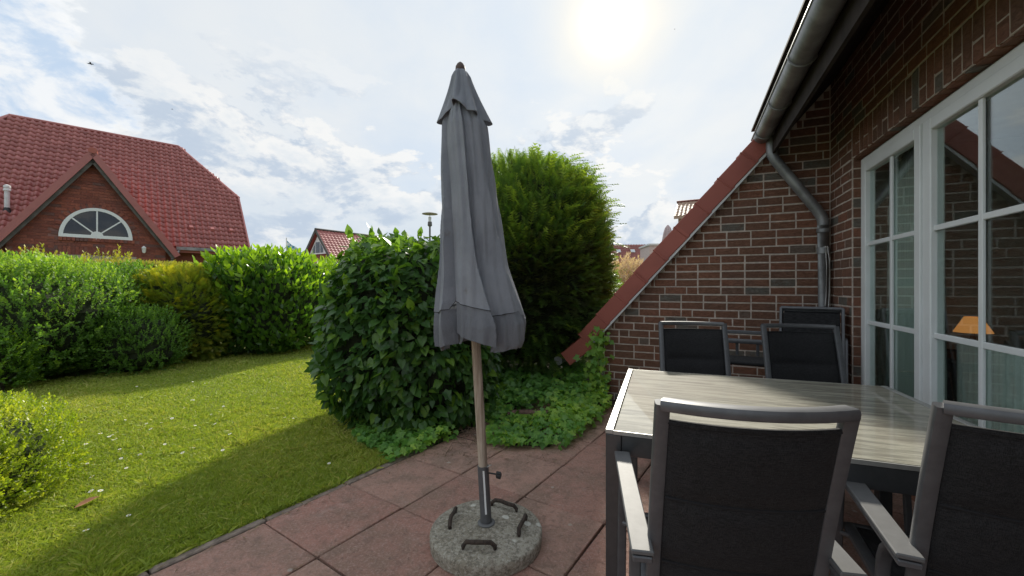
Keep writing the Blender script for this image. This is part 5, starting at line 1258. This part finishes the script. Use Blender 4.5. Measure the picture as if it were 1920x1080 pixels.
def lamp_flag_birds():
    s = 20 / 760; x = (806 - 960) * s
    l = thing('street_lamp', 'street lamp with flat disc reflector above a glass cylinder, beyond the ivy', 'street lamp', (x, 20, 0))
    zt = 1.3 + (537 - 400) * s
    MB().tube([(0, 0, 0), (0, 0, zt - .60)], .045, 12).build('pole', M_alu_l, l, True)
    MB().lathe([(.045, zt - .66), (.10, zt - .62), (.11, zt - .60), (.10, zt - .42), (0, zt - .42)], 20).build('lamp_housing', M_alu_l, l, True)
    MB().lathe([(.07, zt - .42), (.075, zt - .18), (0, zt - .17)], 20).build('lamp_glass', simple('frosted', (.7, .72, .72), .3), l, True)
    MB().lathe([(0, zt + .06), (.12, zt + .05), (.38, zt - .02), (.385, zt - .04), (.10, zt - .03), (0, zt - .03)], 32).build('reflector', simple('reflector_disc', (.36, .34, .32), .45), l, True)
    MB().tube([(0, 0, zt - .2), (0, 0, zt)], .012, 6).build('rod', M_alu_l, l)
    # flag
    s = 16 / 760; f = thing('flag', 'blue and white chequered flag hanging above the laurel bush', 'flag', ((537 - 960) * s, 16, 0))
    zt = 1.3 + (537 - 446) * s
    MB().tube([(0, 0, 0), (0, 0, zt)], .016, 8).build('flagpole', M_whiteboard, f, True)
    t = NT('flag_lozenges'); ch = t.n('ShaderNodeTexChecker'); ch.inputs['Scale'].default_value = 8.5; ch.inputs['Color1'].default_value = (.75, .8, .84, 1); ch.inputs['Color2'].default_value = (.08, .36, .50, 1)
    t.l(t.coord('Object', (1, .001, 1), loc=(.01, .01, .03)), ch.inputs['Vector']); t.l(ch.outputs[0], t.b.inputs['Base Color']); t.b.inputs['Roughness'].default_value = .7
    V = []; F = []; n = 24
    for i in range(n + 1):
        u = i / n; xx = .02 + .74 * u; ztop = zt - .10 - .60 * u - .04 * math.sin(u * 9); zb = zt - .98 + .26 * u
        for j in range(9):
            v = j / 8; V.append((xx, .05 * math.sin(u * 11 + v * 2), ztop + (zb - ztop) * v))
    F = [(i * 9 + j, (i + 1) * 9 + j, (i + 1) * 9 + j + 1, i * 9 + j + 1) for i in range(n) for j in range(8)]
    mk('cloth', V, F, t.m, f, True)
    # birds
    for (px, py, Y, sc, lb) in ((170, 120, 22, 1.0, 'dark bird flying high at the upper left of the sky'), (323, 205, 60, 1.0, 'tiny distant bird above the ridge of the red roof'), (1265, 55, 60, .8, 'tiny distant bird to the right of the sun')):
        b = thing('bird', lb, 'bird', ((px - 960) * Y / 760, Y, 1.3 + (537 - py) * Y / 760), R(30)); b.scale = (sc, sc, sc)
        MB().sweep([(-.10, 0, 0), (-.05, 0, .005), (.02, 0, .01), (.08, 0, .012), (.11, 0, .008)], .045, .045, n=8, sq=1).build('body', M_black, b, True)
        for sg in (-1, 1): MB().add([(.03, 0, .02), (-.04, 0, .02), (-.03, sg * .10, .06), (.035, sg * .09, .07), (-.045, sg * .17, .02), (-.01, sg * .17, .035)], [(0, 1, 2, 3), (3, 2, 4, 5)]).build('wing', M_black, b)
        MB().add([(-.08, -.012, 0), (-.08, .012, 0), (-.15, .03, 0), (-.15, -.03, 0)], [(0, 1, 2, 3)]).build('tail', M_black, b)
lamp_flag_birds()
print('objects', len(bpy.data.objects))
